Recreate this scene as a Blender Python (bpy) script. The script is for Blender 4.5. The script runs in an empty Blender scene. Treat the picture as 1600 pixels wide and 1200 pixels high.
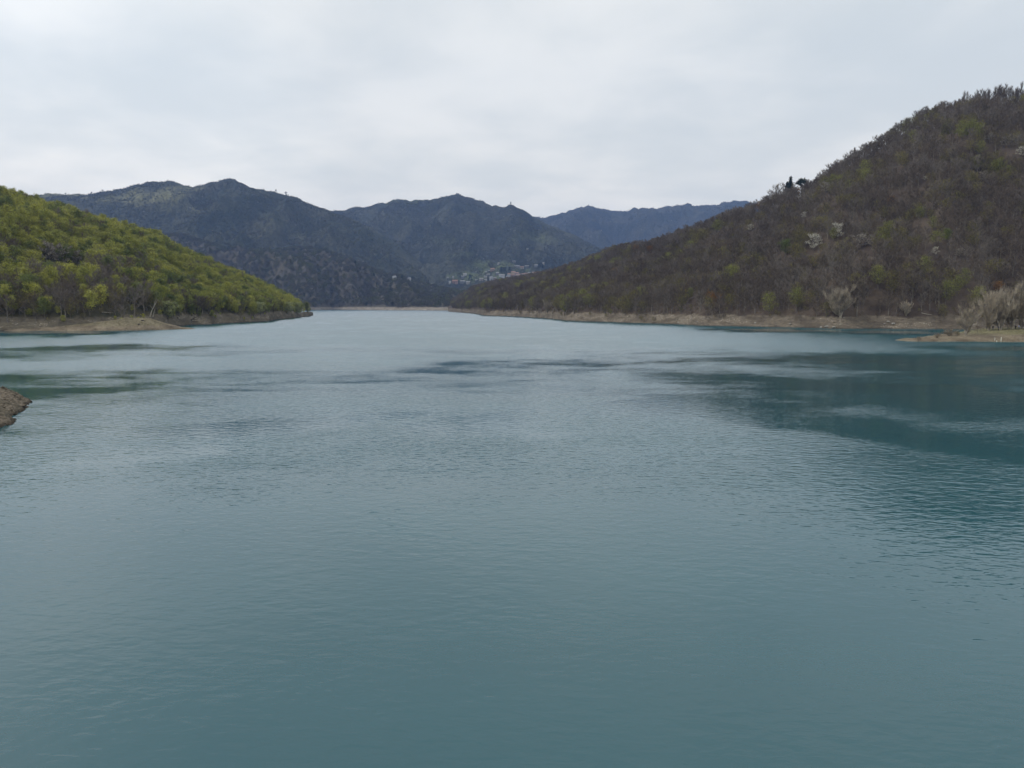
import bpy, math, random
import numpy as np
from mathutils import Vector, Matrix

# ------------------------------------------------------------------ camera
W, H = 1600.0, 1200.0
F = 1170.0
HOR = 478.0
CAMZ = 13.0
sc = bpy.context.scene
C = sc.collection
TH = math.atan((H / 2 - HOR) / F)
cam_data = bpy.data.cameras.new('camera')
cam_data.sensor_width = 36.0
cam_data.lens = 36.0 * F / W
cam_data.clip_start = 0.1
cam_data.clip_end = 60000
cam = bpy.data.objects.new('camera', cam_data)
C.objects.link(cam)
cam.location = (0, 0, CAMZ)
cam.rotation_euler = (math.pi / 2 - TH, 0, 0)
sc.camera = cam

# ------------------------------------------------------------------ light
SUN_EL, SUN_AZ = math.radians(46), math.radians(-84)      # azimuth from +Y towards +X
sc.view_settings.view_transform = 'Standard'
sc.view_settings.look = 'None'
sc.view_settings.gamma = 1
sc.view_settings.exposure = 0.0
sun_d = bpy.data.lights.new('sun', 'SUN')
sun_d.energy = 1.3
sun_d.angle = math.radians(14)
sun_d.color = (1.0, 0.96, 0.9)
sun = bpy.data.objects.new('sun', sun_d)
C.objects.link(sun)
sd = Vector((math.sin(SUN_AZ) * math.cos(SUN_EL), math.cos(SUN_AZ) * math.cos(SUN_EL), math.sin(SUN_EL)))
sun.rotation_euler = (-sd).to_track_quat('-Z', 'Y').to_euler()
sc.cycles.max_bounces = 6
sc.cycles.diffuse_bounces = 2
sc.cycles.glossy_bounces = 2
sc.cycles.transmission_bounces = 2
sc.cycles.volume_bounces = 0
sc.cycles.transparent_max_bounces = 6
sc.cycles.use_denoising = True
sc.cycles.denoiser = 'OPENIMAGEDENOISE'
sc.cycles.denoising_input_passes = 'RGB_ALBEDO_NORMAL'
sc.cycles.denoising_prefilter = 'ACCURATE'


class NT:
    """small helper around a node tree"""
    def __init__(s, tree):
        s.t = tree
        s.t.nodes.clear()

    def n(s, kind, ins=None, **props):
        nd = s.t.nodes.new(kind)
        for k, v in props.items():
            setattr(nd, k, v)
        for k, v in (ins or {}).items():
            s.put(nd, k, v)
        return nd

    def put(s, nd, k, v):
        sock = nd.inputs[k]
        if isinstance(v, bpy.types.NodeSocket):
            s.t.links.new(v, sock)
        elif isinstance(v, bpy.types.Node):
            s.t.links.new(v.outputs[0], sock)
        else:
            sock.default_value = v

    def math(s, op, a, b=0.0, c=0.0, clamp=False):
        nd = s.n('ShaderNodeMath', operation=op, use_clamp=clamp)
        s.put(nd, 0, a); s.put(nd, 1, b); s.put(nd, 2, c)
        return nd.outputs[0]

    def vec(s, op, a, b=(0, 0, 0)):
        nd = s.n('ShaderNodeVectorMath', operation=op)
        s.put(nd, 0, a)
        if op == 'SCALE':
            s.put(nd, 'Scale', b)
        else:
            s.put(nd, 1, b)
        return nd.outputs['Value'] if op in ('DOT_PRODUCT', 'LENGTH') else nd.outputs[0]

    def mix(s, f, a, b, blend='MIX'):
        nd = s.n('ShaderNodeMix', data_type='RGBA', blend_type=blend)
        s.put(nd, 0, f)
        s.put(nd, 6, a if not isinstance(a, tuple) or len(a) == 4 else (*a, 1))
        s.put(nd, 7, b if not isinstance(b, tuple) or len(b) == 4 else (*b, 1))
        return nd.outputs[2]

    def noise(s, vec, scale, detail=3.0, rough=0.5, dist=0.0):
        nd = s.n('ShaderNodeTexNoise', {'Vector': vec, 'Scale': scale, 'Detail': detail, 'Roughness': rough, 'Distortion': dist})
        return nd.outputs[0]

    def ramp(s, v, lo, hi, to0=0.0, to1=1.0, smooth=True):
        nd = s.n('ShaderNodeMapRange', {0: v, 1: lo, 2: hi, 3: to0, 4: to1})
        nd.interpolation_type = 'SMOOTHSTEP' if smooth else 'LINEAR'
        return nd.outputs[0]


world = bpy.data.worlds.new('World')
sc.world = world
world.use_nodes = True
w = NT(world.node_tree)
WS = 0.1
sky = w.n('ShaderNodeTexSky', sky_type='NISHITA', sun_disc=False, sun_elevation=SUN_EL, sun_rotation=SUN_AZ)
tc = w.n('ShaderNodeTexCoord').outputs['Generated']
sep = w.n('ShaderNodeSeparateXYZ', {0: tc})
# the cloud sheet hangs over the valley: directions meet a flat ceiling, so it stretches towards the horizon
den = w.math('ADD', w.math('MAXIMUM', sep.outputs[2], 0.0), 0.16)
cx = w.math('DIVIDE', sep.outputs[0], den)
cy = w.math('DIVIDE', sep.outputs[1], den)
cp = w.n('ShaderNodeCombineXYZ', {0: cx, 1: cy, 2: 0.0}).outputs[0]
n1 = w.noise(cp, 0.75, 4.0, 0.48, 0.25)
n2 = w.noise(w.vec('ADD', cp, (7.3, 1.7, 0)), 1.9, 6.0, 0.55, 0.3)
cl = w.math('ADD', w.math('MULTIPLY', n1, 0.68), w.math('MULTIPLY', n2, 0.32))
thick = w.ramp(cl, 0.39, 0.60)
ccol = w.mix(thick, (0.780, 0.835, 0.848), (1.0, 1.015, 0.99))
# the veil is thinner and brighter round the hidden sun and one bright break over the left ridge
def glow(dirv, lo, hi, amt):
    d = w.vec('DOT_PRODUCT', w.vec('NORMALIZE', tc), tuple(Vector(dirv).normalized()))
    return w.math('MULTIPLY', w.ramp(d, lo, hi), amt)
g = w.math('ADD', glow((-0.54, 1.0, 0.24), 0.955, 1.0, 0.10), glow(tuple(sd), 0.5, 1.0, 0.42))
g = w.math('ADD', g, w.math('MULTIPLY', w.ramp(sep.outputs[2], 0.38, 0.9), 0.40))
g = w.math('ADD', g, 1.0)
cloud = w.vec('SCALE', ccol, w.math('MULTIPLY', g, 1.0 / WS))
# the low part of the veil is brightened and warmed to offset the blue haze
cloud = w.mix(w.ramp(sep.outputs[2], 0.30, 0.02), cloud, w.mix(1.0, cloud, (1.40, 1.29, 1.13), 'MULTIPLY'))
col = w.mix(0.95, sky.outputs[0], cloud)
bg = w.n('ShaderNodeBackground', {'Color': col, 'Strength': WS})
out = w.n('ShaderNodeOutputWorld', {'Surface': bg})


# ------------------------------------------------------------------ pixels to places
def se(px, py):
    """pixel of the photograph (1600x1200) -> (X/Y, (z-CAMZ)/Y)"""
    u = (px - W / 2) / F
    v = (H / 2 - py) / F
    fy = math.cos(TH) + v * math.sin(TH)
    return u / fy, (-math.sin(TH) + v * math.cos(TH)) / fy


def on_water(px, py):
    s, e = se(px, py)
    Y = CAMZ / -e
    return s * Y, Y


def project(x, y, z):
    s, e = x / y, (z - CAMZ) / y
    fwd = math.cos(TH) - e * math.sin(TH)
    up = math.sin(TH) + e * math.cos(TH)
    return W / 2 + F * s / fwd, H / 2 - F * up / fwd


# ------------------------------------------------------------------ numpy noise
_rng = np.random.RandomState(7)
_perm = _rng.permutation(512)
_perm = np.concatenate([_perm, _perm, _perm])
_ang = _rng.rand(512) * 2 * np.pi
_gx, _gy = np.cos(_ang), np.sin(_ang)


def gn(x, y):
    x = np.asarray(x, float); y = np.asarray(y, float)
    xi = np.floor(x).astype(int); yi = np.floor(y).astype(int)
    fx, fy = x - xi, y - yi
    u = fx * fx * fx * (fx * (fx * 6 - 15) + 10)
    v = fy * fy * fy * (fy * (fy * 6 - 15) + 10)

    def g(ix, iy, dx, dy):
        h = _perm[(_perm[ix & 511] + iy) & 511]
        return _gx[h] * dx + _gy[h] * dy
    a = g(xi, yi, fx, fy); b = g(xi + 1, yi, fx - 1, fy)
    c = g(xi, yi + 1, fx, fy - 1); d = g(xi + 1, yi + 1, fx - 1, fy - 1)
    return ((a + u * (b - a)) * (1 - v) + (c + u * (d - c)) * v) * 1.5


def fbm(x, y, o=4, g=0.5, l=2.03):
    r, a = 0, 1.0
    for i in range(o):
        r = r + a * gn(x * l ** i + 13.7 * i, y * l ** i - 9.1 * i)
        a *= g
    return r


def ridged(x, y, o=4, g=0.5, l=2.1):
    r, a, t = 0, 1.0, 0
    for i in range(o):
        r = r + a * (1 - np.abs(gn(x * l ** i + 5.1 * i, y * l ** i + 3.3 * i)) * 1.6)
        t += a
        a *= g
    return r / t


def sm(x, a, b):
    t = np.clip((x - a) / (b - a), 0, 1)
    return t * t * (3 - 2 * t)


# ------------------------------------------------------------------ object helpers
def tag(o, label=None, cat=None, group=None, kind=None):
    if label: o['label'] = label
    if cat: o['category'] = cat
    if group: o['group'] = group
    if kind: o['kind'] = kind
    return o


def mesh_np(name, v, f, mats=(), smooth=False):
    """v (n,3), f (m,k) with k 3 or 4"""
    me = bpy.data.meshes.new(name)
    v = np.asarray(v, np.float32); f = np.asarray(f, np.int32)
    me.vertices.add(len(v)); me.vertices.foreach_set('co', v.ravel())
    k = f.shape[1]
    me.loops.add(f.size); me.loops.foreach_set('vertex_index', f.ravel())
    me.polygons.add(len(f))
    me.polygons.foreach_set('loop_start', np.arange(0, f.size, k, dtype=np.int32))
    me.polygons.foreach_set('loop_total', np.full(len(f), k, np.int32))
    if smooth:
        me.polygons.foreach_set('use_smooth', np.ones(len(f), bool))
    me.update(calc_edges=True)
    for m in mats: me.materials.append(m)
    return me


def link(name, me, parent=None):
    o = bpy.data.objects.new(name, me)
    C.objects.link(o)
    if parent: o.parent = parent
    return o


def empty(name, loc, rz=0.0, scale=1.0):
    o = bpy.data.objects.new(name, None)
    C.objects.link(o)
    o.empty_display_size = 0.5
    o.location = loc; o.rotation_euler = (0, 0, rz)
    o.scale = (scale,) * 3 if not isinstance(scale, tuple) else scale
    return o


class MB:
    def __init__(s): s.v, s.f = [], []

    def poly(s, pts):
        b = len(s.v); s.v += [tuple(p) for p in pts]; s.f.append(list(range(b, b + len(pts))))

    def tube(s, pts, rad, n=6, cap=True):
        pts = [Vector(p) for p in pts]
        base = len(s.v)
        for i, p in enumerate(pts):
            d = (pts[min(i + 1, len(pts) - 1)] - pts[max(i - 1, 0)]).normalized()
            a = d.cross(Vector((0.31, 0.95, 0.07))).normalized()
            b = d.cross(a)
            for k in range(n):
                t = 2 * math.pi * k / n
                s.v.append(tuple(p + (a * math.cos(t) + b * math.sin(t)) * rad[i]))
        for i in range(len(pts) - 1):
            for k in range(n):
                k2 = (k + 1) % n
                s.f.append([base + i * n + k, base + i * n + k2, base + (i + 1) * n + k2, base + (i + 1) * n + k])
        if cap:
            s.f.append([base + k for k in range(n)][::-1])
            s.f.append([base + (len(pts) - 1) * n + k for k in range(n)])

    def ball(s, c, r, nu=10, nv=7):
        c = Vector(c); r = (r, r, r) if not isinstance(r, tuple) else r
        base = len(s.v)
        for j in range(nv + 1):
            ph = math.pi * j / nv
            for i in range(nu):
                t = 2 * math.pi * i / nu
                s.v.append((c.x + r[0] * math.sin(ph) * math.cos(t), c.y + r[1] * math.sin(ph) * math.sin(t), c.z + r[2] * math.cos(ph)))
        for j in range(nv):
            for i in range(nu):
                i2 = (i + 1) % nu
                s.f.append([base + j * nu + i, base + (j + 1) * nu + i, base + (j + 1) * nu + i2, base + j * nu + i2])

    def box(s, x0, x1, y0, y1, z0, z1):
        b = len(s.v)
        s.v += [(x0, y0, z0), (x1, y0, z0), (x1, y1, z0), (x0, y1, z0), (x0, y0, z1), (x1, y0, z1), (x1, y1, z1), (x0, y1, z1)]
        s.f += [[b + i for i in q] for q in ((3, 2, 1, 0), (4, 5, 6, 7), (0, 1, 5, 4), (1, 2, 6, 5), (2, 3, 7, 6), (3, 0, 4, 7))]

    def mesh(s, name, mats=()):
        me = bpy.data.meshes.new(name)
        me.from_pydata(s.v, [], s.f)
        for m in mats: me.materials.append(m)
        me.update()
        return me


def new_mat(name):
    m = bpy.data.materials.new(name)
    m.use_nodes = True
    return m, NT(m.node_tree)


def finish(n, **ins):
    p = n.n('ShaderNodeBsdfPrincipled')
    for k, v in ins.items():
        k = k.replace('_', ' ')
        if isinstance(v, tuple) and len(v) == 3 and k == 'Base Color': v = (*v, 1)
        n.put(p, k, v)
    o = n.n('ShaderNodeOutputMaterial', {'Surface': p})
    return p


# ------------------------------------------------------------------ materials
def foliage_mat(name, c0, c1, rough=0.75, trans=0.0, spec=0.15):
    """per-tree tint from the object's random number plus leaf scale variation"""
    m, n = new_mat(name)
    oi = n.n('ShaderNodeObjectInfo')
    geo = n.n('ShaderNodeNewGeometry')
    big = n.noise(geo.outputs['Position'], 0.02, 3.0)
    small = n.noise(geo.outputs['Position'], 0.9, 2.0)
    f = n.math('ADD', n.math('MULTIPLY', oi.outputs['Random'], 0.55), n.math('MULTIPLY', n.ramp(big, 0.35, 0.65), 0.45))
    c = n.mix(f, c0, c1)
    c = n.mix(n.ramp(small, 0.3, 0.7), n.mix(1.0, c, (0.72, 0.72, 0.75), 'MULTIPLY'), n.mix(1.0, c, (1.25, 1.22, 1.1), 'MULTIPLY'))
    p = n.n('ShaderNodeBsdfPrincipled', {'Base Color': c, 'Roughness': rough, 'Specular IOR Level': spec})
    s = p.outputs[0]
    if trans:
        t = n.n('ShaderNodeBsdfTranslucent', {'Color': c})
        s = n.n('ShaderNodeMixShader', {0: trans, 1: s, 2: t}).outputs[0]
    n.n('ShaderNodeOutputMaterial', {'Surface': s})
    return m


M = {}
M['bark'] = foliage_mat('bark_grey', (0.085, 0.075, 0.065), (0.14, 0.125, 0.11), 0.9)
M['bark_mid'] = foliage_mat('bark_mid', (0.12, 0.105, 0.09), (0.21, 0.19, 0.165), 0.9)
M['bark_pale'] = foliage_mat('bark_pale', (0.24, 0.215, 0.185), (0.36, 0.33, 0.29), 0.85)
M['twig_brown'] = foliage_mat('twigs_brown', (0.092, 0.074, 0.062), (0.152, 0.124, 0.102), 0.9)
M['twig_grey'] = foliage_mat('twigs_grey', (0.130, 0.112, 0.100), (0.190, 0.168, 0.150), 0.9)
M['twig_pale'] = foliage_mat('twigs_pale', (0.25, 0.215, 0.172), (0.37, 0.325, 0.265), 0.9)
M['bud_olive'] = foliage_mat('buds_olive', (0.155, 0.145, 0.048), (0.225, 0.205, 0.066), 0.8, 0.2)
M['leaf_fresh'] = foliage_mat('leaves_fresh_green', (0.225, 0.255, 0.050), (0.400, 0.400, 0.085), 0.6, 0.15)
M['leaf_mid'] = foliage_mat('leaves_mid_green', (0.085, 0.118, 0.034), (0.185, 0.215, 0.052), 0.6, 0.15)
M['leaf_soft'] = foliage_mat('leaves_soft_green', (0.185, 0.205, 0.052), (0.260, 0.270, 0.075), 0.65, 0.25)
M['leaf_grey'] = foliage_mat('leaves_grey_green', (0.25, 0.275, 0.12), (0.33, 0.35, 0.17), 0.65, 0.25)
M['rust'] = foliage_mat('leaves_rust', (0.22, 0.115, 0.035), (0.29, 0.155, 0.05), 0.7, 0.2)
M['needle'] = foliage_mat('needles_dark', (0.014, 0.024, 0.016), (0.024, 0.038, 0.024), 0.7)
M['blossom'] = foliage_mat('blossom_white', (0.50, 0.49, 0.44), (0.62, 0.61, 0.56), 0.7, 0.3)
M['blossom_dim'] = foliage_mat('blossom_dull', (0.23, 0.21, 0.185), (0.34, 0.315, 0.27), 0.7, 0.2)
M['far_brown'] = foliage_mat('far_crowns_brown', (0.056, 0.056, 0.044), (0.092, 0.088, 0.070), 0.9)
M['far_green'] = foliage_mat('far_crowns_olive', (0.065, 0.072, 0.036), (0.105, 0.112, 0.050), 0.9)
M['far_pale'] = foliage_mat('far_crowns_pale', (0.20, 0.19, 0.165), (0.30, 0.28, 0.24), 0.9)
M['far_dark'] = foliage_mat('far_crowns_dark', (0.018, 0.028, 0.020), (0.03, 0.042, 0.028), 0.9)


def ground_mat(name, bank, floor0, floor1, soil0=(0.086, 0.071, 0.055), soil1=(0.172, 0.144, 0.110), pale=(0.42, 0.39, 0.34)):
    """bare drawdown clay and shingle below the height 'bank', leaf litter above"""
    m, n = new_mat(name)
    geo = n.n('ShaderNodeNewGeometry')
    P = geo.outputs['Position']
    z = n.n('ShaderNodeSeparateXYZ', {0: P}).outputs[2]
    flat = n.vec('MULTIPLY', P, (1, 1, 3.5))
    a = n.noise(flat, 0.06, 5.0, 0.6, 0.4)
    b = n.noise(flat, 0.45, 6.0, 0.65)
    st = n.noise(n.vec('MULTIPLY', P, (0.12, 0.12, 2.6)), 1.0, 4.0, 0.6, 0.6)
    soil = n.mix(n.ramp(a, 0.3, 0.7), soil0, soil1)
    soil = n.mix(n.ramp(b, 0.45, 0.75), soil, n.mix(1.0, soil, (1.4, 1.38, 1.33), 'MULTIPLY'))
    soil = n.mix(n.math('MULTIPLY', n.ramp(b, 0.5, 0.3), 0.75), soil, (0.075, 0.06, 0.048))
    soil = n.mix(n.math('MULTIPLY', n.ramp(st, 0.58, 0.68), 0.5), soil, (0.10, 0.08, 0.065))
    stones = n.n('ShaderNodeTexVoronoi', {'Vector': P, 'Scale': 1.1}, feature='F1')
    sf = n.math('MULTIPLY', n.ramp(stones.outputs[0], 0.32, 0.2), n.ramp(a, 0.5, 0.62))
    soil = n.mix(n.math('MULTIPLY', sf, 0.8), soil, pale)
    soil = n.mix(n.ramp(z, 0.9, 0.1), soil, n.mix(1.0, soil, (0.55, 0.55, 0.55), 'MULTIPLY'))     # wet rim
    fl = n.mix(n.ramp(n.noise(P, 0.05, 5.0, 0.6), 0.35, 0.65), floor0, floor1)
    edge = n.math('ADD', z, n.math('MULTIPLY', n.math('SUBTRACT', n.noise(P, 0.09, 5.0, 0.65), 0.5), 7.0))
    c = n.mix(n.ramp(edge, bank - 0.7, bank + 0.7), soil, fl)
    bmp = n.n('ShaderNodeBump', {'Height': n.math('ADD', b, n.math('MULTIPLY', a, 1.5)), 'Strength': 0.9, 'Distance': 0.8})
    finish(n, Base_Color=c, Roughness=0.95, Specular_IOR_Level=0.1, Normal=bmp.outputs[0])
    return m


M['right_ground'] = ground_mat('right_hill_ground', 7.2, (0.055, 0.042, 0.034), (0.085, 0.066, 0.050))
M['left_ground'] = ground_mat('left_hill_ground', 7.6, (0.050, 0.048, 0.028), (0.075, 0.066, 0.040), (0.080, 0.070, 0.052), (0.155, 0.134, 0.100))
M['mid_ground'] = ground_mat('valley_ground', 9.0, (0.060, 0.055, 0.044), (0.090, 0.080, 0.062), (0.15, 0.13, 0.105), (0.25, 0.22, 0.18))


def mountain_mat(name, dark0, dark1, meadow, rock, mh0, mh1, mamt=0.55, ramt=0.5, scale=1.0):
    m, n = new_mat(name)
    geo = n.n('ShaderNodeNewGeometry')
    P = geo.outputs['Position']
    z = n.n('ShaderNodeSeparateXYZ', {0: P}).outputs[2]
    a = n.noise(P, 0.0035 * scale, 5.0, 0.6, 0.4)
    b = n.noise(P, 0.02 * scale, 5.0, 0.65)
    c = n.noise(P, 0.07 * scale, 3.0, 0.7)
    col = n.mix(n.ramp(a, 0.35, 0.65), dark0, dark1)
    col = n.mix(n.ramp(c, 0.35, 0.68), n.mix(1.0, col, (0.75, 0.75, 0.78), 'MULTIPLY'), n.mix(1.0, col, (1.3, 1.27, 1.2), 'MULTIPLY'))
    mw = n.n('ShaderNodeAttribute', attribute_name='meadow').outputs['Fac']
    col = n.mix(n.math('MULTIPLY', mw, n.ramp(c, 0.3, 0.6, 0.55, 1.0)), col, n.mix(n.ramp(b, 0.4, 0.6), meadow, tuple(x * .7 for x in meadow)))
    rf = n.math('MULTIPLY', n.ramp(n.noise(n.vec('ADD', P, (300, 40, 0)), 0.011 * scale, 6.0, 0.7, 0.5), 0.66, 0.71), ramt)
    col = n.mix(rf, col, rock)
    bmp = n.n('ShaderNodeBump', {'Height': n.math('ADD', b, c), 'Strength': 0.8, 'Distance': 12.0})
    finish(n, Base_Color=col, Roughness=0.95, Specular_IOR_Level=0.05, Normal=bmp.outputs[0])
    return m


M['mt_left'] = mountain_mat('left_massif_cover', (0.038, 0.044, 0.032), (0.066, 0.068, 0.050), (0.22, 0.215, 0.115), (0.26, 0.25, 0.22), 330, 520, 0.7, 0.25)
M['mt_mid'] = mountain_mat('middle_massif_cover', (0.038, 0.043, 0.033), (0.066, 0.068, 0.050), (0.140, 0.165, 0.075), (0.28, 0.27, 0.25), 60, 400, 0.4, 0.55)
M['mt_far'] = mountain_mat('far_ridge_cover', (0.040, 0.045, 0.038), (0.066, 0.066, 0.052), (0.15, 0.14, 0.10), (0.2, 0.19, 0.17), 760, 900, 0.6, 0.3)


# ------------------------------------------------------------------ terrain
class Hill:
    """land between a shoreline and a ridge, both given along the bearing s = X/Y"""
    def __init__(h, shore, ridge, ridge_depth, tree_h=0.0, bank=0.0, bankw=14.0, seed=0.0, gully=8.0,
                 gscale=0.012, foot=0.0, back=0.35, shore_noise=1.0, power=1.0):
        sp = [se(*p) for p in shore]
        h.sk = np.array([p[0] for p in sp]); h.ys = np.array([CAMZ / -p[1] for p in sp]) if foot == 0 else None
        rp = [se(*p) for p in ridge]
        h.rk = np.array([p[0] for p in rp]); h.re = np.array([p[1] for p in rp])
        h.dk = np.array([se(p[0], HOR)[0] for p in ridge_depth]); h.dv = np.array([p[1] for p in ridge_depth], float)
        h.tree_h, h.bank, h.bankw, h.seed, h.gully, h.gs = tree_h, bank, bankw, seed, gully, gscale
        h.foot, h.back, h.sn, h.power = foot, back, shore_noise, power
        if foot:
            h.ys = np.array([p[1] for p in shore], float); h.sk = np.array([se(p[0], HOR)[0] for p in shore])

    def params(h, s):
        ys = np.interp(s, h.sk, h.ys)
        ys = ys * (1 + h.sn * 0.016 * fbm(s * 17 + h.seed, s * 0 + h.seed, 2, .4))
        yr = np.interp(s, h.dk, h.dv)
        yr = np.maximum(yr, ys * 1.02 + 10)
        zr = CAMZ + np.interp(s, h.rk, h.re) * yr - h.tree_h
        return ys, yr, zr

    def z(h, s, Y):
        s = np.asarray(s, float); Y = np.asarray(Y, float)
        ys, yr, zr = h.params(s)
        t = (Y - ys) / (yr - ys)
        tc = np.clip(t, 0, 1)
        d = np.maximum(Y - ys, 0)
        b = h.bank * (1 + .25 * fbm(s * 16 + h.seed * 3, s * 0 + 5, 2)) if h.bank else 0.0
        bz = b * (1 - np.exp(-d / h.bankw * 1.4))
        gmain = (tc ** h.power) * (1.18 - 0.18 * tc * tc)
        z = bz + np.maximum(zr - b, -b * 0.6) * gmain + h.foot
        X = s * Y
        if not h.bank: z = z + sm(tc, .3, .8) * (zr * .018 * fbm(X / 90, Y / 90, 4) + zr * .004 * gn(X / 30, Y / 200))
        env = sm(tc, 0.02, 0.35) * (1 - 0.93 * sm(tc, 0.6, 1.0))
        gul = ridged(X * h.gs + h.seed, Y * h.gs * (0.55 if h.bank else .8) + h.seed, 4, .5 if h.bank else .38) - 0.6
        z = z + h.gully * env * gul * np.clip(zr / 60, 0.2, 3)
        if h.bank:
            bn = sm(d, 0, 4) * (1 - sm(tc, 0.05, 0.3))
            z = z + bn * (1.9 * fbm(X * 0.07, Y * 0.05, 4) + 0.6 * fbm(X * 0.4, Y * 0.3, 3)) 
        z = np.where(t < 0, (Y - ys) * 0.22 - 0.1, z)
        over = np.maximum(Y - yr, 0)
        z = np.where(t > 1, z - over * h.back * sm(over, -1, 60), z)
        return np.maximum(z, -8 if not h.foot else -8)

    def build(h, name, mat, s0, s1, ns, rows, label=None, cover=()):
        s = np.linspace(s0, s1, ns)
        ys, yr, zr = h.params(s)
        T = np.array(rows)[:, None]
        Y = ys[None, :] + T * (yr - ys)[None, :]
        S = np.broadcast_to(s[None, :], Y.shape)
        Z = h.z(S, Y)
        v = np.stack([S * Y, Y, Z], -1).reshape(-1, 3)
        nr, nc = Y.shape
        i = (np.arange(nr - 1)[:, None] * nc + np.arange(nc - 1)[None, :]).ravel()
        f = np.stack([i, i + 1, i + nc + 1, i + nc], -1)
        me = mesh_np(name, v, f, (mat,), True)
        if cover:
            at = me.attributes.new('meadow', 'FLOAT', 'POINT')
            at.data.foreach_set('value', cover_at(v, cover).astype(np.float32))
        o = link(name, me)
        tag(o, label, kind='structure')
        return o


def cover_at(v, patches):
    e = (v[:, 2] - CAMZ) / np.maximum(v[:, 1], 1); s = v[:, 0] / np.maximum(v[:, 1], 1)
    px = W / 2 + F * s; py = HOR - F * e
    wx = px + 16 * fbm(v[:, 0] / 210, v[:, 1] / 420, 4); wy = py + 7 * fbm(v[:, 0] / 150 + 9, v[:, 1] / 300, 4)
    r = np.zeros(len(v))
    for cx_, cy_, rx, ry, am in patches:
        d = np.hypot((wx - cx_) / rx, (wy - cy_) / ry)
        r = np.maximum(r, am * (1 - sm(d, .55, 1.15)))
    return r * (.55 + .45 * sm(fbm(v[:, 0] / 60, v[:, 1] / 90, 3), -.3, .2))


LEFT_MEADOWS = [(258, 312, 55, 14, .9), (200, 316, 40, 8, .6), (346, 284, 13, 9, 1.0), (300, 300, 30, 6, .5), (110, 308, 50, 5, .6), (420, 350, 22, 16, .18), (460, 372, 18, 6, .25), (290, 330, 60, 9, .3)]
MID_MEADOWS = [(765, 415, 45, 11, .75), (730, 432, 50, 9, .8), (780, 428, 50, 9, .7), (640, 316, 55, 3.5, .5), (830, 375, 40, 9, .35), (690, 375, 30, 6, .25), (600, 318, 25, 4, .5), (720, 398, 40, 5, .3)]


def rows_for(n, lo=-0.06, hi=1.5, bankfrac=0.12):
    a = np.linspace(lo, bankfrac, int(n * 0.35), endpoint=False)
    b = np.linspace(bankfrac, 1.0, int(n * 0.5), endpoint=False)
    c = np.linspace(1.0, hi, int(n * 0.15) + 2)
    return np.concatenate([a, b, c])


right = Hill(
    shore=[(700, 486.6), (716, 488), (742, 490), (756, 493), (800, 494.5), (850, 497.5), (885, 501), (940, 503), (1000, 505),
           (1100, 508.5), (1200, 511), (1300, 513.5), (1400, 514), (1500, 514.5), (1600, 515), (1800, 518), (2300, 524)],
    ridge=[(695, 476), (720, 460), (740, 448), (775, 440), (800, 435), (830, 430), (849, 426), (870, 421), (910, 408), (945, 392), (970, 384), (1010, 380),
           (1050, 368), (1090, 352), (1130, 336), (1180, 318), (1200, 310), (1235, 297), (1270, 286), (1300, 262),
           (1340, 235), (1380, 212), (1430, 181), (1470, 166), (1500, 157), (1540, 151), (1600, 148), (1700, 142), (1900, 140), (2300, 150)],
    ridge_depth=[(700, 2150), (760, 1900), (860, 1500), (960, 1250), (1100, 980), (1230, 840), (1350, 790), (1500, 800), (1650, 830), (2300, 900)],
    tree_h=11.0, bank=6.7, bankw=13, seed=3.1, gully=15, gscale=0.011)
left = Hill(
    shore=[(-700, 530), (-300, 522), (0, 517), (90, 516.5), (200, 514.5), (255, 512), (300, 507.5), (330, 507), (375, 504.5), (420, 502),
           (432, 499.5), (460, 496.8), (484, 494.2), (490, 492.6)],
    ridge=[(-700, 120), (-300, 215), (-100, 268), (0, 296), (40, 306), (90, 320), (150, 340), (205, 355), (250, 368), (290, 392),
           (340, 412), (380, 428), (420, 447), (450, 463), (470, 480), (480, 488), (490, 492)],
    ridge_depth=[(-700, 520), (-300, 560), (0, 640), (200, 730), (330, 800), (430, 930), (470, 1010), (490, 1075)],
    tree_h=11.0, bank=6.5, bankw=13, seed=8.4, gully=13, gscale=0.013)
mid = Hill(     # wooded ridge that closes the lake
    shore=[(-200, 484.5), (300, 484.5), (480, 484.6), (520, 484.0), (560, 484.3), (620, 484.8), (700, 485.2), (760, 485.0), (900, 485), (1100, 485)],
    ridge=[(-200, 350), (100, 352), (200, 356), (290, 366), (350, 384), (420, 388), (480, 384), (530, 396), (560, 410), (600, 424), (650, 436),
           (690, 446), (730, 455), (770, 460), (850, 462), (1100, 462)],
    ridge_depth=[(-200, 3300), (300, 3250), (480, 3150), (600, 2980), (700, 2900), (1100, 2900)],
    tree_h=12.0, bank=7.5, bankw=45, seed=5.7, gully=58, gscale=0.0040, shore_noise=0.12)
massif_left = Hill(
    shore=[(-300, 2900), (300, 2900), (700, 3000), (900, 3000)],
    ridge=[(-300, 330), (-50, 308), (60, 304), (130, 302), (180, 297), (215, 288), (240, 283), (262, 283), (290, 288), (318, 288), (335, 280), (352, 275),
           (366, 278), (385, 287), (402, 296), (428, 301), (446, 304), (456, 305), (480, 317), (520, 330), (560, 346), (600, 366), (640, 396), (680, 424),
           (720, 446), (800, 470), (900, 476)],
    ridge_depth=[(-300, 4300), (200, 4200), (350, 4150), (500, 4050), (700, 3700), (900, 3600)],
    tree_h=8.0, bank=0, seed=11.3, gully=72, gscale=0.0025, foot=6.0, shore_noise=0, power=1.1)
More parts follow.
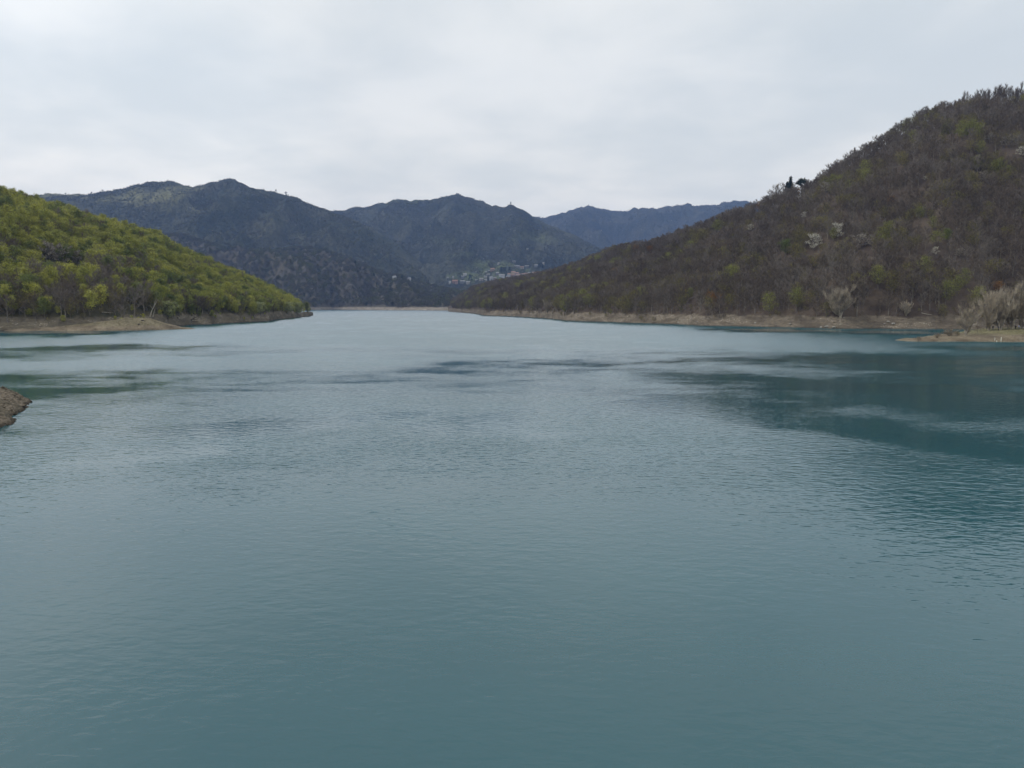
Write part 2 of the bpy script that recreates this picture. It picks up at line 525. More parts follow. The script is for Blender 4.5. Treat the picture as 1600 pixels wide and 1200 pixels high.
massif_mid = Hill(
    shore=[(300, 3150), (600, 3150), (900, 3200), (1200, 3200)],
    ridge=[(300, 360), (420, 345), (480, 332), (530, 329), (560, 325), (590, 319), (620, 314), (650, 314), (685, 311), (700, 306), (713, 303), (728, 306),
           (745, 313), (768, 322), (785, 322), (800, 320), (815, 326), (832, 338), (860, 349), (890, 362), (920, 380), (960, 402), (1050, 440), (1200, 465)],
    ridge_depth=[(300, 5200), (600, 5300), (720, 5200), (800, 5000), (900, 4700), (1200, 4500)],
    tree_h=8.0, bank=0, seed=21.9, gully=80, gscale=0.0024, foot=6.0, shore_noise=0, power=1.25)
far_ridge = Hill(
    shore=[(700, 4800), (1300, 4800)],
    ridge=[(700, 352), (780, 348), (820, 341), (850, 340), (875, 334), (898, 327), (918, 323), (935, 326), (955, 331), (980, 328), (1000, 325), (1030, 326),
           (1055, 322), (1075, 319), (1100, 322), (1125, 320), (1145, 315), (1165, 315), (1195, 320), (1230, 330), (1300, 345)],
    ridge_depth=[(700, 7600), (1300, 7200)],
    tree_h=6.0, bank=0, seed=31.9, gully=110, gscale=0.0016, foot=6.0, shore_noise=0, power=1.2)

S = lambda px: se(px, HOR)[0]
right.build('right_hill', M['right_ground'], S(700), S(2250), 900, rows_for(170), 'steep hill of bare brown woodland rising on the right shore')
left.build('left_hill', M['left_ground'], S(-650), S(489), 800, rows_for(160), 'low hill under fresh green woodland on the left shore')
mid.build('valley_hill', M['mid_ground'], S(-150), S(1050), 700, rows_for(190, bankfrac=0.06), 'dark wooded hill closing the far end of the lake')
massif_left.build('left_mountain', M['mt_left'], S(-250), S(880), 800, rows_for(260), 'far mountain with the highest grassy peak at left', LEFT_MEADOWS)
massif_mid.build('middle_mountain', M['mt_mid'], S(320), S(1180), 700, rows_for(260), 'far double-peaked mountain above the village', MID_MEADOWS)
far_ridge.build('far_ridge', M['mt_far'], S(720), S(1290), 500, rows_for(200), 'bluest and farthest ridge right of the middle mountain')
HILLS = [right, left, mid, massif_left, massif_mid, far_ridge]

# ground sheet under lake and hills
m, n = new_mat('lake_bed')
P = n.n('ShaderNodeNewGeometry').outputs['Position']
finish(n, Base_Color=n.mix(n.noise(P, 0.05, 5.0), (0.06, 0.055, 0.045), (0.12, 0.10, 0.08)), Roughness=0.95)
gb = mesh_np('ground', [(-9000, -900, -9), (9000, -900, -9), (9000, 9500, -9), (-9000, 9500, -9)], [(0, 1, 2, 3)], (m,))
tag(link('ground', gb), 'dark bed below the lake', kind='structure')


# ---- spits and the near outcrop: small height fields of their own
def smin_dist_seg(X, Y, a, b):
    ax, ay = a; bx, by = b
    dx, dy = bx - ax, by - ay
    t = np.clip(((X - ax) * dx + (Y - ay) * dy) / (dx * dx + dy * dy), 0, 1)
    return np.hypot(X - ax - t * dx, Y - ay - t * dy), t


class Mound:
    def __init__(h, box, fn, step): h.box, h.fn, h.step = box, fn, step

    def build(h, name, mat, label):
        x0, x1, y0, y1 = h.box
        xs = np.arange(x0, x1 + h.step, h.step); ys = np.arange(y0, y1 + h.step, h.step)
        X, Y = np.meshgrid(xs, ys)
        Z = np.maximum(h.fn(X, Y), -6)
        v = np.stack([X, Y, Z], -1).reshape(-1, 3)
        nr, nc = X.shape
        i = (np.arange(nr - 1)[:, None] * nc + np.arange(nc - 1)[None, :]).ravel()
        f = np.stack([i, i + 1, i + nc + 1, i + nc], -1)
        keep = (v[f][:, :, 2].max(1) > -1.2)
        f = f[keep]
        used, inv = np.unique(f, return_inverse=True)
        o = link(name, mesh_np(name, v[used], inv.reshape(f.shape), (mat,), True))
        tag(o, label, kind='structure')
        return o


def spit_mat(name, green):
    m, n = new_mat(name)
    P = n.n('ShaderNodeNewGeometry').outputs['Position']
    z = n.n('ShaderNodeSeparateXYZ', {0: P}).outputs[2]
    a = n.noise(P, 0.12, 5.0, 0.6, 0.3); b = n.noise(P, 1.3, 6.0, 0.7); c_ = n.noise(P, 5.0, 4.0, 0.7)
    soil = n.mix(n.ramp(a, 0.35, 0.65), (0.145, 0.118, 0.084), (0.25, 0.21, 0.152))
    soil = n.mix(n.ramp(b, 0.35, 0.7), n.mix(1.0, soil, (0.66, 0.64, 0.62), 'MULTIPLY'), soil)
    soil = n.mix(n.math('MULTIPLY', n.ramp(c_, 0.6, 0.7), 0.6), soil, (0.5, 0.46, 0.39))
    gr = n.mix(n.ramp(b, 0.4, 0.65), (0.09, 0.095, 0.040), (0.23, 0.215, 0.11))
    zz = n.math('ADD', z, n.math('MULTIPLY', n.math('SUBTRACT', a, 0.5), 3.0))
    col = n.mix(n.math('MULTIPLY', n.ramp(zz, 2.1, 2.9), green), soil, gr)
    bmp = n.n('ShaderNodeBump', {'Height': n.math('ADD', b, c_), 'Strength': 0.7, 'Distance': 0.35})
    finish(n, Base_Color=col, Roughness=0.95, Specular_IOR_Level=0.1, Normal=bmp.outputs[0])
    return m


M['spit'] = spit_mat('spit_grass_and_clay', 0.6)
M['spit_bare'] = spit_mat('spit_bare_clay', 0.25)


def rspit(X, Y):
    # tip at pixel (1392,533); waterline runs to (1600,540); grassy back about 4 m high
    tipx, tipy = on_water(1398, 532.5)
    ex, ey = on_water(1640, 524)
    d, t = smin_dist_seg(X, Y, (tipx + 9, tipy + 1), (ex + 70, ey - 3))
    u = np.clip((X - tipx) / 62.0, 0, 3)
    wdt = 7 + 20 * sm(u, 0, 1.0) + 16 * sm(u, 0.9, 2.2)
    hgt = 0.6 + 4.0 * sm(u, -0.05, 1.0) + 0.3 * sm(u, 1, 2)
    wdt = wdt * (1 + 0.16 * fbm(X * 0.05, Y * 0.05, 3))
    k = 1 - (d / wdt) ** 2
    z = hgt * np.where(k > 0, np.sqrt(np.clip(k, 0, 1)) * 1.0, k * 1.2)
    return z + 0.35 * fbm(X * 0.12, Y * 0.12, 4) + 0.1 * fbm(X * 0.9, Y * 0.9, 3) - 0.15


tipx, tipy = on_water(1395, 533)
m_right = Mound((tipx - 15, tipx + 190, tipy - 60, tipy + 90), rspit, 0.7)
m_right.build('right_spit', M['spit'], 'low grassy spit of pale clay at the right edge of the lake')


def lspit(X, Y):
    a = on_water(60, 516); b = on_water(284, 514)
    d, t = smin_dist_seg(X, Y, a, b)
    prof = np.interp(t, [0, 0.35, 0.62, 0.78, 0.9, 1.0], [2.0, 3.6, 6.6, 5.9, 3.0, 0.9])
    wdt = np.interp(t, [0, 0.5, 0.75, 1.0], [16, 22, 21, 7]) * (1 + 0.12 * fbm(X * 0.06, Y * 0.06, 3))
    k = 1 - (d / wdt) ** 2
    z = prof * np.where(k > 0, np.clip(k, 0, 1) ** 0.8, k)
    return z + 0.35 * fbm(X * 0.12, Y * 0.1, 4) * sm(z, 0, 2) + 0.12 * fbm(X * 0.7, Y * 0.7, 3)


ax_, ay_ = on_water(60, 516); bx_, by_ = on_water(284, 514)
m_left = Mound((ax_ - 25, bx_ + 20, min(ay_, by_) - 35, max(ay_, by_) + 40), lspit, 0.9)
m_left.build('left_spit', M['spit_bare'], 'bare rounded clay spit below the green hill at left')


def outcrop(X, Y):
    # land left of the line from the tip towards the viewer, and on this side of the line running away left
    tx, ty = on_water(52, 627); bx, by = on_water(0, 671)
    wob = 1.0 * fbm(X * 0.2 + 3, Y * 0.2, 3) + .25 * fbm(X, Y, 2)
    def side(ax, ay, cx, cy):
        L = math.hypot(cx - ax, cy - ay)
        return ((cy - ay) * (X - ax) - (cx - ax) * (Y - ay)) / L
    d1 = side(tx, ty, bx, by) + wob
    d2 = -side(tx, ty, tx - 28, ty + 9) + wob
    d1 = np.where(side(0, 0, bx, by) < 0, d1, d1)
    d = np.minimum(d1, d2) * .75 + .25 * np.minimum(np.minimum(d1, d2), 3)
    z = np.where(d > 0, 3.6 * (1 - np.exp(-d / 5.0)) + .03 * d, d * .5)
    return z + (0.22 * fbm(X * 0.45, Y * 0.45, 4) + 0.10 * fbm(X * 2.2, Y * 2.2, 3)) * sm(z, 0, 1.0)


tx_, ty_ = on_water(52, 627)
m_near = Mound((tx_ - 40, tx_ + 28, ty_ - 52, ty_ + 26), outcrop, 0.2)
m, n = new_mat('near_outcrop_rubble')
P = n.n('ShaderNodeNewGeometry').outputs['Position']
z = n.n('ShaderNodeSeparateXYZ', {0: P}).outputs[2]
a = n.noise(P, 0.35, 5.0, 0.6); b = n.noise(P, 2.2, 6.0, 0.7)
vo = n.n('ShaderNodeTexVoronoi', {'Vector': P, 'Scale': 3.0}).outputs[0]
col = n.mix(n.ramp(a, 0.35, 0.65), (0.125, 0.108, 0.082), (0.20, 0.165, 0.128))
col = n.mix(n.ramp(b, 0.3, 0.6), n.mix(1.0, col, (0.5, 0.5, 0.48), 'MULTIPLY'), col)
col = n.mix(n.math('MULTIPLY', n.ramp(vo, 0.2, 0.08), 0.5), col, (0.27, 0.24, 0.2))
col = n.mix(n.ramp(z, 0.45, 0.1), col, n.mix(1.0, col, (0.4, 0.4, 0.4), 'MULTIPLY'))
bmp = n.n('ShaderNodeBump', {'Height': n.math('ADD', b, vo), 'Strength': 0.9, 'Distance': 0.25})
finish(n, Base_Color=col, Roughness=0.95, Specular_IOR_Level=0.1, Normal=bmp.outputs[0])
M['rubble'] = m
m_near.build('near_outcrop', M['rubble'], 'nearest brown stony bank at the left edge of the lake')


# ------------------------------------------------------------------ the lake
def build_lake():
    q = np.linspace(0, 1, 420)
    Yl = 1.0 / (1 / 6.0 + (1 / 3300.0 - 1 / 6.0) * (1 - (1 - q) ** 1.6))
    s = np.concatenate([np.linspace(-3, -0.9, 30, endpoint=False), np.linspace(-0.9, 0.9, 420), np.linspace(0.9, 3, 31)[1:]])
    S_, Y_ = np.meshgrid(s, Yl)
    X_ = S_ * Y_
    v = np.stack([X_, Y_, 0 * X_], -1).reshape(-1, 3)
    nr, nc = X_.shape
    i = (np.arange(nr - 1)[:, None] * nc + np.arange(nc - 1)[None, :]).ravel()
    f = np.stack([i, i + 1, i + nc + 1, i + nc], -1)
    me = mesh_np('lake', v, f)
    # wind on the water: 0 = calm film, 1 = breeze; streaks lie across the lake
    lx = X_ + 14 * fbm(X_ * 0.02, Y_ * 0.02, 3) + 3.0 * fbm(X_ * 0.12, Y_ * 0.09, 3)
    ly = Y_ * (1 + 0.07 * fbm(X_ * 0.03 + 9, Y_ * 0.03, 3)) + 2.2 * fbm(X_ * 0.1 + 4, Y_ * 0.1, 3)
    base = fbm(lx / 130 + 2, ly / 48 + 7, 4, 0.55)
    farw = sm(Y_, 130, 260)
    wind = 0.40 + 0.47 * farw + (0.42 - .30 * farw) * base
    wind += 0.25 * fbm(lx / 22, ly / 9, 3) * sm(Y_, 20, 60) * (1 - .6 * farw)

    def patch(a, b, r, amt, edge=0.75):
        nonlocal wind
        d, t = smin_dist_seg(lx, ly, on_water(*a), on_water(*b))
        k = 1 - sm(d / r, 1 - edge, 1 + edge)
        wind = wind * (1 - abs(amt) * k) + (k * amt if amt > 0 else 0)
    WIND_PATCHES = [
        ((760, 584), (1000, 590), 7, -0.12), ((600, 545), (800, 549), 16, -0.18), ((640, 600), (800, 604), 9, -0.3),
        ((1130, 612), (1520, 706), 6.0, -0.8), ((1250, 640), (1500, 690), 7.0, -0.8),
        ((1060, 592), (1680, 625), 8.5, -0.8), ((1200, 600), (1680, 632), 9.5, -0.8),
        ((1380, 560), (1600, 566), 18.0, -0.45),
        ((60, 545), (250, 541), 20, -0.6), ((70, 607), (230, 600), 6.0, -0.55), ((-60, 700), (60, 690), 5, -0.35),
        ((1200, 516), (1420, 519), 26, -0.85), ((1560, 546), (1700, 547), 14, -0.7), ((-80, 520), (120, 521), 22, -0.9),
        ((1450, 648), (1700, 682), 4.0, 0.4), ((440, 674), (650, 655), 5.0, -1.0), ((150, 722), (400, 706), 4.5, -0.85), ((820, 660), (1000, 668), 4.5, -0.95), ((480, 625), (900, 622), 9, .55), ((300, 740), (900, 700), 2.5, .6), ((80, 575), (520, 570), 16, 0.8),
    ]
    for a, b, r, amt in WIND_PATCHES: patch(a, b, r, amt)
    near = 1 - sm(Y_, 24, 60)
    wind = wind * (1 - 0.5 * near)
    at = me.attributes.new('wind', 'FLOAT', 'POINT')
    at.data.foreach_set('value', np.clip(wind, 0, 1).astype(np.float32).ravel())
    m, n = new_mat('lake_water')
    # wave height as a group so that the slope can be measured by differences at any distance
    g = bpy.data.node_groups.new('wave_height', 'ShaderNodeTree')
    g.interface.new_socket('Vector', in_out='INPUT', socket_type='NodeSocketVector')
    g.interface.new_socket('Height', in_out='OUTPUT', socket_type='NodeSocketFloat')
    gg = NT(g)
    gi = gg.n('NodeGroupInput').outputs[0]

    def layer(rot, stretch, scale, det, dist, amp):
        mp = gg.n('ShaderNodeMapping', {'Vector': gi, 'Rotation': (0, 0, rot), 'Scale': (stretch, 1, 1)})
        return gg.math('MULTIPLY', gg.noise(mp.outputs[0], scale, det, 0.5, dist), amp)
    hsum = layer(math.radians(28), 0.45, 3.0, 2.0, 0.35, 0.066)
    hsum = gg.math('ADD', hsum, layer(math.radians(-14), 0.5, 6.5, 1.0, 0.3, 0.012))
    hsum = gg.math('ADD', hsum, layer(math.radians(21), 0.6, 1.3, 1.0, 0.3, 0.105))
    go = gg.n('NodeGroupOutput')
    gg.t.links.new(hsum, go.inputs[0])
    P = n.n('ShaderNodeNewGeometry').outputs['Position']

    def hgt(off):
        nd = n.n('ShaderNodeGroup', node_tree=g)
        n.put(nd, 0, n.vec('ADD', P, off) if off else P)
        return nd.outputs[0]
    E = 0.03
    h0, hx, hy = hgt(None), hgt((E, 0, 0)), hgt((0, E, 0))
    wd = n.n('ShaderNodeAttribute', attribute_name='wind').outputs['Fac']
    # short-scale gusts break the edges of the calm films
    gust = n.noise(n.vec('MULTIPLY', P, (0.42, 1, 1)), 0.16, 6.0, 0.68)
    wd = n.math('ADD', wd, n.math('MULTIPLY', n.math('SUBTRACT', gust, 0.5), 0.95), clamp=True)
    amp = n.math('MULTIPLY', n.ramp(wd, 0.0, 1.0, 0.13, 0.68, False), -1.0 / E)
    nx = n.math('MULTIPLY', n.math('SUBTRACT', hx, h0), amp)
    ny = n.math('MULTIPLY', n.math('SUBTRACT', hy, h0), amp)
    nv = n.vec('NORMALIZE', n.n('ShaderNodeCombineXYZ', {0: nx, 1: ny, 2: 1.0}).outputs[0])
    # at a low angle only the faces of the ripples turned to the eye are seen: the hidden ones fold over
    inc = n.n('ShaderNodeNewGeometry').outputs['Incoming']
    fold = n.math('LESS_THAN', n.vec('DOT_PRODUCT', nv, inc), 0.015)
    sg = n.math('SUBTRACT', 1.0, n.math('MULTIPLY', fold, 2.0))
    isep = n.n('ShaderNodeSeparateXYZ', {0: inc})
    graze = n.math('MULTIPLY', n.ramp(isep.outputs[2], 0.26, 0.03), n.ramp(wd, 0.12, 0.85, 0.0, 0.095, False))
    nv = n.vec('NORMALIZE', n.n('ShaderNodeCombineXYZ', {
        0: n.math('ADD', n.math('MULTIPLY', nx, sg), n.math('MULTIPLY', isep.outputs[0], graze)),
        1: n.math('ADD', n.math('MULTIPLY', ny, sg), n.math('MULTIPLY', isep.outputs[1], graze)), 2: 1.0}).outputs[0])
    # cloudy green-blue melt water, a little milkier in drifts
    dr = n.noise(n.vec('MULTIPLY', P, (0.6, 1, 1)), 0.02, 4.0, 0.55)
    body = n.mix(n.ramp(dr, 0.35, 0.65), (0.006, 0.057, 0.072), (0.010, 0.071, 0.088))
    rough = n.ramp(wd, 0.0, 1.0, 0.03, 0.08, False)
    p = finish(n, Base_Color=body, Roughness=rough, IOR=1.52, Specular_IOR_Level=0.5, Normal=nv)
    me.materials.append(m)
    tag(link('lake', me), 'wide calm blue-green lake', kind='structure')


build_lake()


# ------------------------------------------------------------------ trees: shapes
def rnd_dir(R, up, spread):
    a = R.random() * 2 * math.pi
    return Vector((math.cos(a) * spread, math.sin(a) * spread, up)).normalized()


def skeleton(R, h, trunk_frac, spread, limbs=8, subs=5, lean=(0, 0), stems=1, curve=0.5, r0=None):
    """returns trunk MB (trunk and main limbs), list of (start, end) sub branches"""
    tb, subsl = MB(), []
    r0 = r0 or h * 0.016
    for st in range(stems):
        off = Vector((R.uniform(-.25, .25), R.uniform(-.25, .25), 0)) * (stems > 1) * h * 0.05
        ld = Vector((lean[0] + (R.uniform(-.35, .35) if stems > 1 else R.uniform(-.05, .05)), lean[1] + (R.uniform(-.35, .35) if stems > 1 else 0), 1))
        pts = [off + Vector((0, 0, -0.5))]
        p = off.copy()
        top = h * (0.86 if stems == 1 else R.uniform(0.6, 0.85))
        for i in range(1, 7):
            t = i / 6
            pts.append(off + Vector((ld.x * top * t + R.uniform(-1, 1) * h * .012, ld.y * top * t + R.uniform(-1, 1) * h * .012, top * t)))
        rad = [r0 * (1.25 - 1.1 * i / 6) for i in range(7)]
        tb.tube(pts, rad, 6)
        nl = max(2, limbs // stems)
        for k in range(nl):
            t = trunk_frac + (1 - trunk_frac) * (k + R.random() * .6) / nl
            t = min(t, 0.98)
            j = min(5, int(t * 6)); q = pts[j].lerp(pts[j + 1], t * 6 - j)
            a = k * 2.4 + R.random()
            reach = spread * h * (1.1 - 0.75 * abs(t - 0.45)) * R.uniform(.7, 1.05) * (0.55 if t > 0.85 else 1)
            d = Vector((math.cos(a), math.sin(a), 0))
            rise = reach * R.uniform(.5, 1.1)
            e1 = q + d * reach * 0.5 + Vector((0, 0, rise * 0.35))
            e2 = q + d * reach + Vector((0, 0, rise * (0.35 + curve)))
            tb.tube([q, e1, e2], [r0 * .42, r0 * .28, r0 * .10], 4, False)
            for m_ in range(subs):
                u = (m_ + 0.8) / subs
                b = q.lerp(e1, u * 2) if u < .5 else e1.lerp(e2, u * 2 - 1)
                dd = (d * R.uniform(.1, .9) + Vector((R.uniform(-.8, .8), R.uniform(-.8, .8), R.uniform(.3, 1.2)))).normalized()
                subsl.append((b, b + dd * reach * R.uniform(.35, .6)))
    return tb, subsl


def slivers(P0, P1, wd, R):
    """thin two-sided twigs, one quad each, tapering"""
    n_ = len(P0)
    d = P1 - P0
    side = np.cross(d, R.normal(size=(n_, 3)))
    side /= np.linalg.norm(side, axis=1)[:, None] + 1e-9
    w_ = wd[:, None]
    v = np.stack([P0 - side * w_, P0 + side * w_, P1 + side * w_ * .35, P1 - side * w_ * .35], 1).reshape(-1, 3)
    f = np.arange(n_ * 4).reshape(-1, 4)
    return v, f


def leaves(Cn, size, R, flat=0.0):
    n_ = len(Cn)
    a = R.normal(size=(n_, 3)); a[:, 2] *= (1 - flat); a /= np.linalg.norm(a, axis=1)[:, None]
    b = np.cross(a, R.normal(size=(n_, 3))); b /= np.linalg.norm(b, axis=1)[:, None]
    c = size[:, None]
    v = np.stack([Cn - a * c, Cn + b * c * .62, Cn + a * c, Cn - b * c * .62], 1).reshape(-1, 3)
    return v, np.arange(n_ * 4).reshape(-1, 4)


def cat(parts):
    V, Fc, b = [], [], 0
    for v, f in parts:
        V.append(v); Fc.append(f + b); b += len(v)
    return np.concatenate(V), np.concatenate(Fc)


def tree_meshes(kind, seed, h, trunk_frac=0.3, spread=0.3, limbs=9, subs=5, twigs=12, leafn=0, twig_w=0.035, leaf_s=0.3,
                mat_trunk='bark', mat_crown='twig_brown', lean=(0, 0), stems=1, twig_len=0.13, up=0.7, curve=0.5, clump=0.07, mat_extra=None, jit=.55):
    R = random.Random(seed); N = np.random.RandomState(seed)
    tb, sub = skeleton(R, h, trunk_frac, spread, limbs, subs, lean, stems, curve)
    A = np.array([tuple(a) for a, b in sub]); B = np.array([tuple(b) for a, b in sub])
    parts = [slivers(A, B, np.full(len(A), h * .0032), N)]
    parts.append(slivers(A, B, np.full(len(A), h * .0032), N))
    idx = np.repeat(np.arange(len(A)), twigs)
    t = N.uniform(.1, 1.0, len(idx))[:, None]
    P0 = A[idx] * (1 - t) + B[idx] * t
    dd = N.normal(size=(len(idx), 3)) * jit; dd[:, 2] = np.abs(dd[:, 2]) * .6 + up
    dd += (B - A)[idx] / (np.linalg.norm((B - A)[idx], axis=1)[:, None] + 1e-9) * .6
    dd /= np.linalg.norm(dd, axis=1)[:, None]
    P1 = P0 + dd * (h * twig_len * N.uniform(.5, 1.2, len(idx)))[:, None]
    parts.append(slivers(P0, P1, N.uniform(.6, 1.3, len(idx)) * twig_w, N))
    ntw = sum(len(p[1]) for p in parts)
    if leafn:
        idx = np.repeat(np.arange(len(A)), leafn)
        t = N.uniform(.35, 1.15, len(idx))[:, None]
        Q = A[idx] * (1 - t) + B[idx] * t + N.normal(size=(len(idx), 3)) * h * clump * np.array([1, 1, .7])
        parts.append(leaves(Q, N.uniform(.5, 1.3, len(idx)) * leaf_s, N))
    v, f = cat(parts)
    tm = tb.mesh('tree_trunk', (M[mat_trunk],))
    if leafn and mat_extra:
        cm = mesh_np('tree_crown', v, f, (M[mat_crown], M[mat_extra]))
        mi = np.zeros(len(f), np.int32); mi[ntw:] = 1
        cm.polygons.foreach_set('material_index', mi)
    else:
        cm = mesh_np('tree_crown', v, f, (M[mat_crown],))
    return tm, cm


PROTO = {}


def proto(key, look, **kw):
    PROTO[key] = (tree_meshes(key, **kw), look, kw['h'])


for i in range(3):
    proto('bare%d' % i, ['bare brown', 'slender bare brown', 'broad bare brown'][i], seed=10 + i, h=[13, 14.5, 12][i], spread=[.27, .2, .33][i],
          trunk_frac=.25, limbs=10, subs=6, twigs=15, twig_w=.032, up=1.0, mat_trunk='bark_mid', mat_crown='twig_brown')
for i in range(2):
    proto('grey%d' % i, ['bare grey', 'tall bare grey'][i], seed=20 + i, h=[12.5, 15][i], spread=[.29, .22][i], trunk_frac=.25, limbs=10, subs=6,
          twigs=15, twig_w=.030, up=1.0, mat_trunk='bark_mid', mat_crown='twig_grey')
for i in range(2):
    proto('olive%d' % i, ['olive budding', 'broad olive budding'][i], seed=30 + i, h=[12, 11.5][i], spread=[.29, .34][i], trunk_frac=.2, limbs=10,
          subs=6, twigs=8, leafn=10, leaf_s=.24, mat_crown='twig_brown', mat_extra='bud_olive')
for i in range(3):
    proto('fresh%d' % i, ['bright yellow-green', 'broad bright yellow-green', 'tall bright yellow-green'][i], seed=40 + i, h=[14, 13, 16.5][i],
          spread=[.25, .29, .2][i], trunk_frac=.22, limbs=11, subs=6, twigs=3, leafn=38, leaf_s=.25, clump=.055, mat_crown='twig_brown', mat_extra='leaf_fresh')
for i in range(2):
    proto('green%d' % i, ['mid green', 'broad mid green'][i], seed=50 + i, h=[14.5, 14][i], spread=[.25, .28][i], trunk_frac=.2, limbs=11, subs=6, twigs=3,
          leafn=38, leaf_s=.25, clump=.055, mat_crown='twig_brown', mat_extra='leaf_mid')
proto('greygreen', 'grey-green', seed=61, h=9, spread=.42, trunk_frac=.12, curve=.1, limbs=12, subs=6, twigs=3, leafn=26, leaf_s=.26, mat_crown='twig_grey', mat_extra='leaf_grey')
proto('blossom', 'white blossoming', seed=62, h=10, spread=.36, trunk_frac=.12, curve=.1, limbs=11, subs=6, twigs=9, twig_w=.05, leafn=16, leaf_s=.24, clump=.03, mat_crown='blossom_dim', mat_extra='blossom')
proto('dull', 'dull pale blossoming', seed=63, h=9, spread=.42, trunk_frac=.12, curve=.1, limbs=11, subs=6, twigs=8, twig_w=.04, leafn=9, leaf_s=.24, clump=.04, mat_crown='twig_grey', mat_extra='blossom_dim')
for i in range(3):
    proto('soft%d' % i, ['soft green', 'broad soft green', 'tall soft green'][i], seed=80 + i, h=[14, 13, 16.5][i],
          spread=[.27, .31, .21][i], trunk_frac=.2, limbs=11, subs=6, twigs=6, leafn=22, leaf_s=.22, clump=.06, mat_crown='twig_brown', mat_extra='leaf_soft')
proto('rust', 'rust-brown', seed=64, h=11, spread=.34, trunk_frac=.2, limbs=11, subs=6, twigs=5, leafn=20, leaf_s=.26, mat_crown='twig_brown', mat_extra='rust')
proto('willow', 'pale bare', seed=65, h=12, spread=.27, trunk_frac=.06, limbs=30, subs=7, twigs=17, twig_w=.026, twig_len=.17, up=1.7, curve=.9, stems=6, jit=.3, mat_trunk='bark_pale', mat_crown='twig_pale')
proto('poplar', 'pale grey bare', seed=66, h=15, spread=.24, trunk_frac=.2, limbs=14, subs=7, twigs=14, twig_w=.03, twig_len=.16, up=1.1, curve=.9, mat_trunk='bark_pale', mat_crown='twig_pale')
proto('ridgebare', 'tall slim bare', seed=67, h=16, spread=.105, trunk_frac=.4, limbs=11, subs=5, twigs=10, twig_w=.022, jit=.3, up=1.0, curve=.9, mat_crown='twig_brown')
proto('far_b', 'bare brown', seed=71, h=12, spread=.46, trunk_frac=.12, limbs=7, subs=3, twigs=3, twig_w=.2, twig_len=.16, leafn=5, leaf_s=1.1, clump=.1, mat_crown='far_brown')
proto('far_g', 'dark olive', seed=72, h=12, spread=.46, trunk_frac=.12, limbs=7, subs=3, twigs=2, twig_w=.2, twig_len=.16, leafn=6, leaf_s=1.2, clump=.1, mat_crown='far_green')
proto('far_d', 'dark evergreen', seed=73, h=13, spread=.24, trunk_frac=.2, limbs=6, subs=3, twigs=2, twig_w=.22, twig_len=.2, leafn=5, leaf_s=1.2, clump=.1, mat_crown='far_dark')
proto('far_p', 'pale blossoming', seed=74, h=11, spread=.4, trunk_frac=.12, limbs=6, subs=3, twigs=2, twig_w=.2, twig_len=.16, leafn=5, leaf_s=.9, clump=.1, mat_crown='far_pale')


def conifer_meshes(seed, h):
    R = random.Random(seed); N = np.random.RandomState(seed)
    tb = MB(); tb.tube([(0, 0, -.5), (0, 0, h * .5), (0, 0, h)], [h * .02, h * .012, .02], 6)
    P0, P1, wd = [], [], []
    for k in range(34):
        t = k / 34; z = h * (.06 + .92 * t); r = h * .26 * (1 - t) ** .9 + .15
        for j in range(int(16 - 8 * t)):
            a = R.random() * 6.28; rr = r * R.uniform(.7, 1.1)
            P0.append((0, 0, z)); P1.append((math.cos(a) * rr, math.sin(a) * rr, z - rr * .22 + R.uniform(-.2, .2))); wd.append(.38 * (1 - t * .6))
    P0, P1, wd = np.array(P0), np.array(P1), np.array(wd)
    v1 = slivers(P0, P1, wd, N)
    t = N.uniform(.3, 1, (len(P0) * 6, 1)); ix = np.repeat(np.arange(len(P0)), 6)
    Q = P0[ix] * (1 - t) + P1[ix] * t + N.normal(size=(len(ix), 3)) * .18
    v, f = cat([v1, leaves(Q, np.full(len(Q), .3), N)])
    return tb.mesh('tree_trunk', (M['bark'],)), mesh_np('tree_crown', v, f, (M['needle'],))


def pine_meshes(seed, h):
    R = random.Random(seed); N = np.random.RandomState(seed)
    tb = MB(); tb.tube([(0, 0, -.5), (.15, 0, h * .3), (-.1, .1, h * .58), (0, 0, h * .8)], [h * .03, h * .024, h * .018, h * .008], 7)
    cs = []
    for k in range(13):
        a = k * 2.4; r = h * .38 * math.sqrt((k + .5) / 13)
        e = Vector((math.cos(a) * r, math.sin(a) * r, h * (.83 - .22 * (r / (h * .38)) ** 2 + R.uniform(-.03, .04))))
        tb.tube([(0, 0, h * (.35 + .02 * k)), e * .55 + Vector((0, 0, h * .22)), e], [h * .011, h * .008, h * .004], 4, False)
        cs.append(e)
    Q = []
    for c in cs:
        q = N.normal(size=(130, 3)) * np.array([1, 1, .5]) * h * .075
        Q.append(np.array(tuple(c)) + q)
    Q = np.concatenate(Q)
    v, f = leaves(Q, N.uniform(.2, .42, len(Q)), N)
    return tb.mesh('tree_trunk', (M['bark'],)), mesh_np('tree_crown', v, f, (M['needle'],))


PROTO['conifer'] = (conifer_meshes(5, 13), 'dark conical evergreen', 13)
PROTO['pine'] = (pine_meshes(6, 11), 'dark umbrella-shaped', 11)
FIRST = {}          # first placed thing of each proto: (trunk object, crown object)
NAMES = {'bare': 'bare_tree', 'grey': 'bare_tree', 'olive': 'budding_tree', 'fresh': 'leafy_tree', 'green': 'leafy_tree', 'soft': 'leafy_tree', 'greygreen': 'shore_tree', 'blossom': 'blossom_tree',
         'dull': 'blossom_tree', 'rust': 'rusty_tree', 'willow': 'willow_tree', 'poplar': 'poplar_tree', 'ridgebare': 'ridge_tree', 'conifer': 'conifer_tree',
         'pine': 'umbrella_pine', 'far_b': 'hillside_tree', 'far_g': 'hillside_tree', 'far_d': 'hillside_tree', 'far_p': 'hillside_tree'}


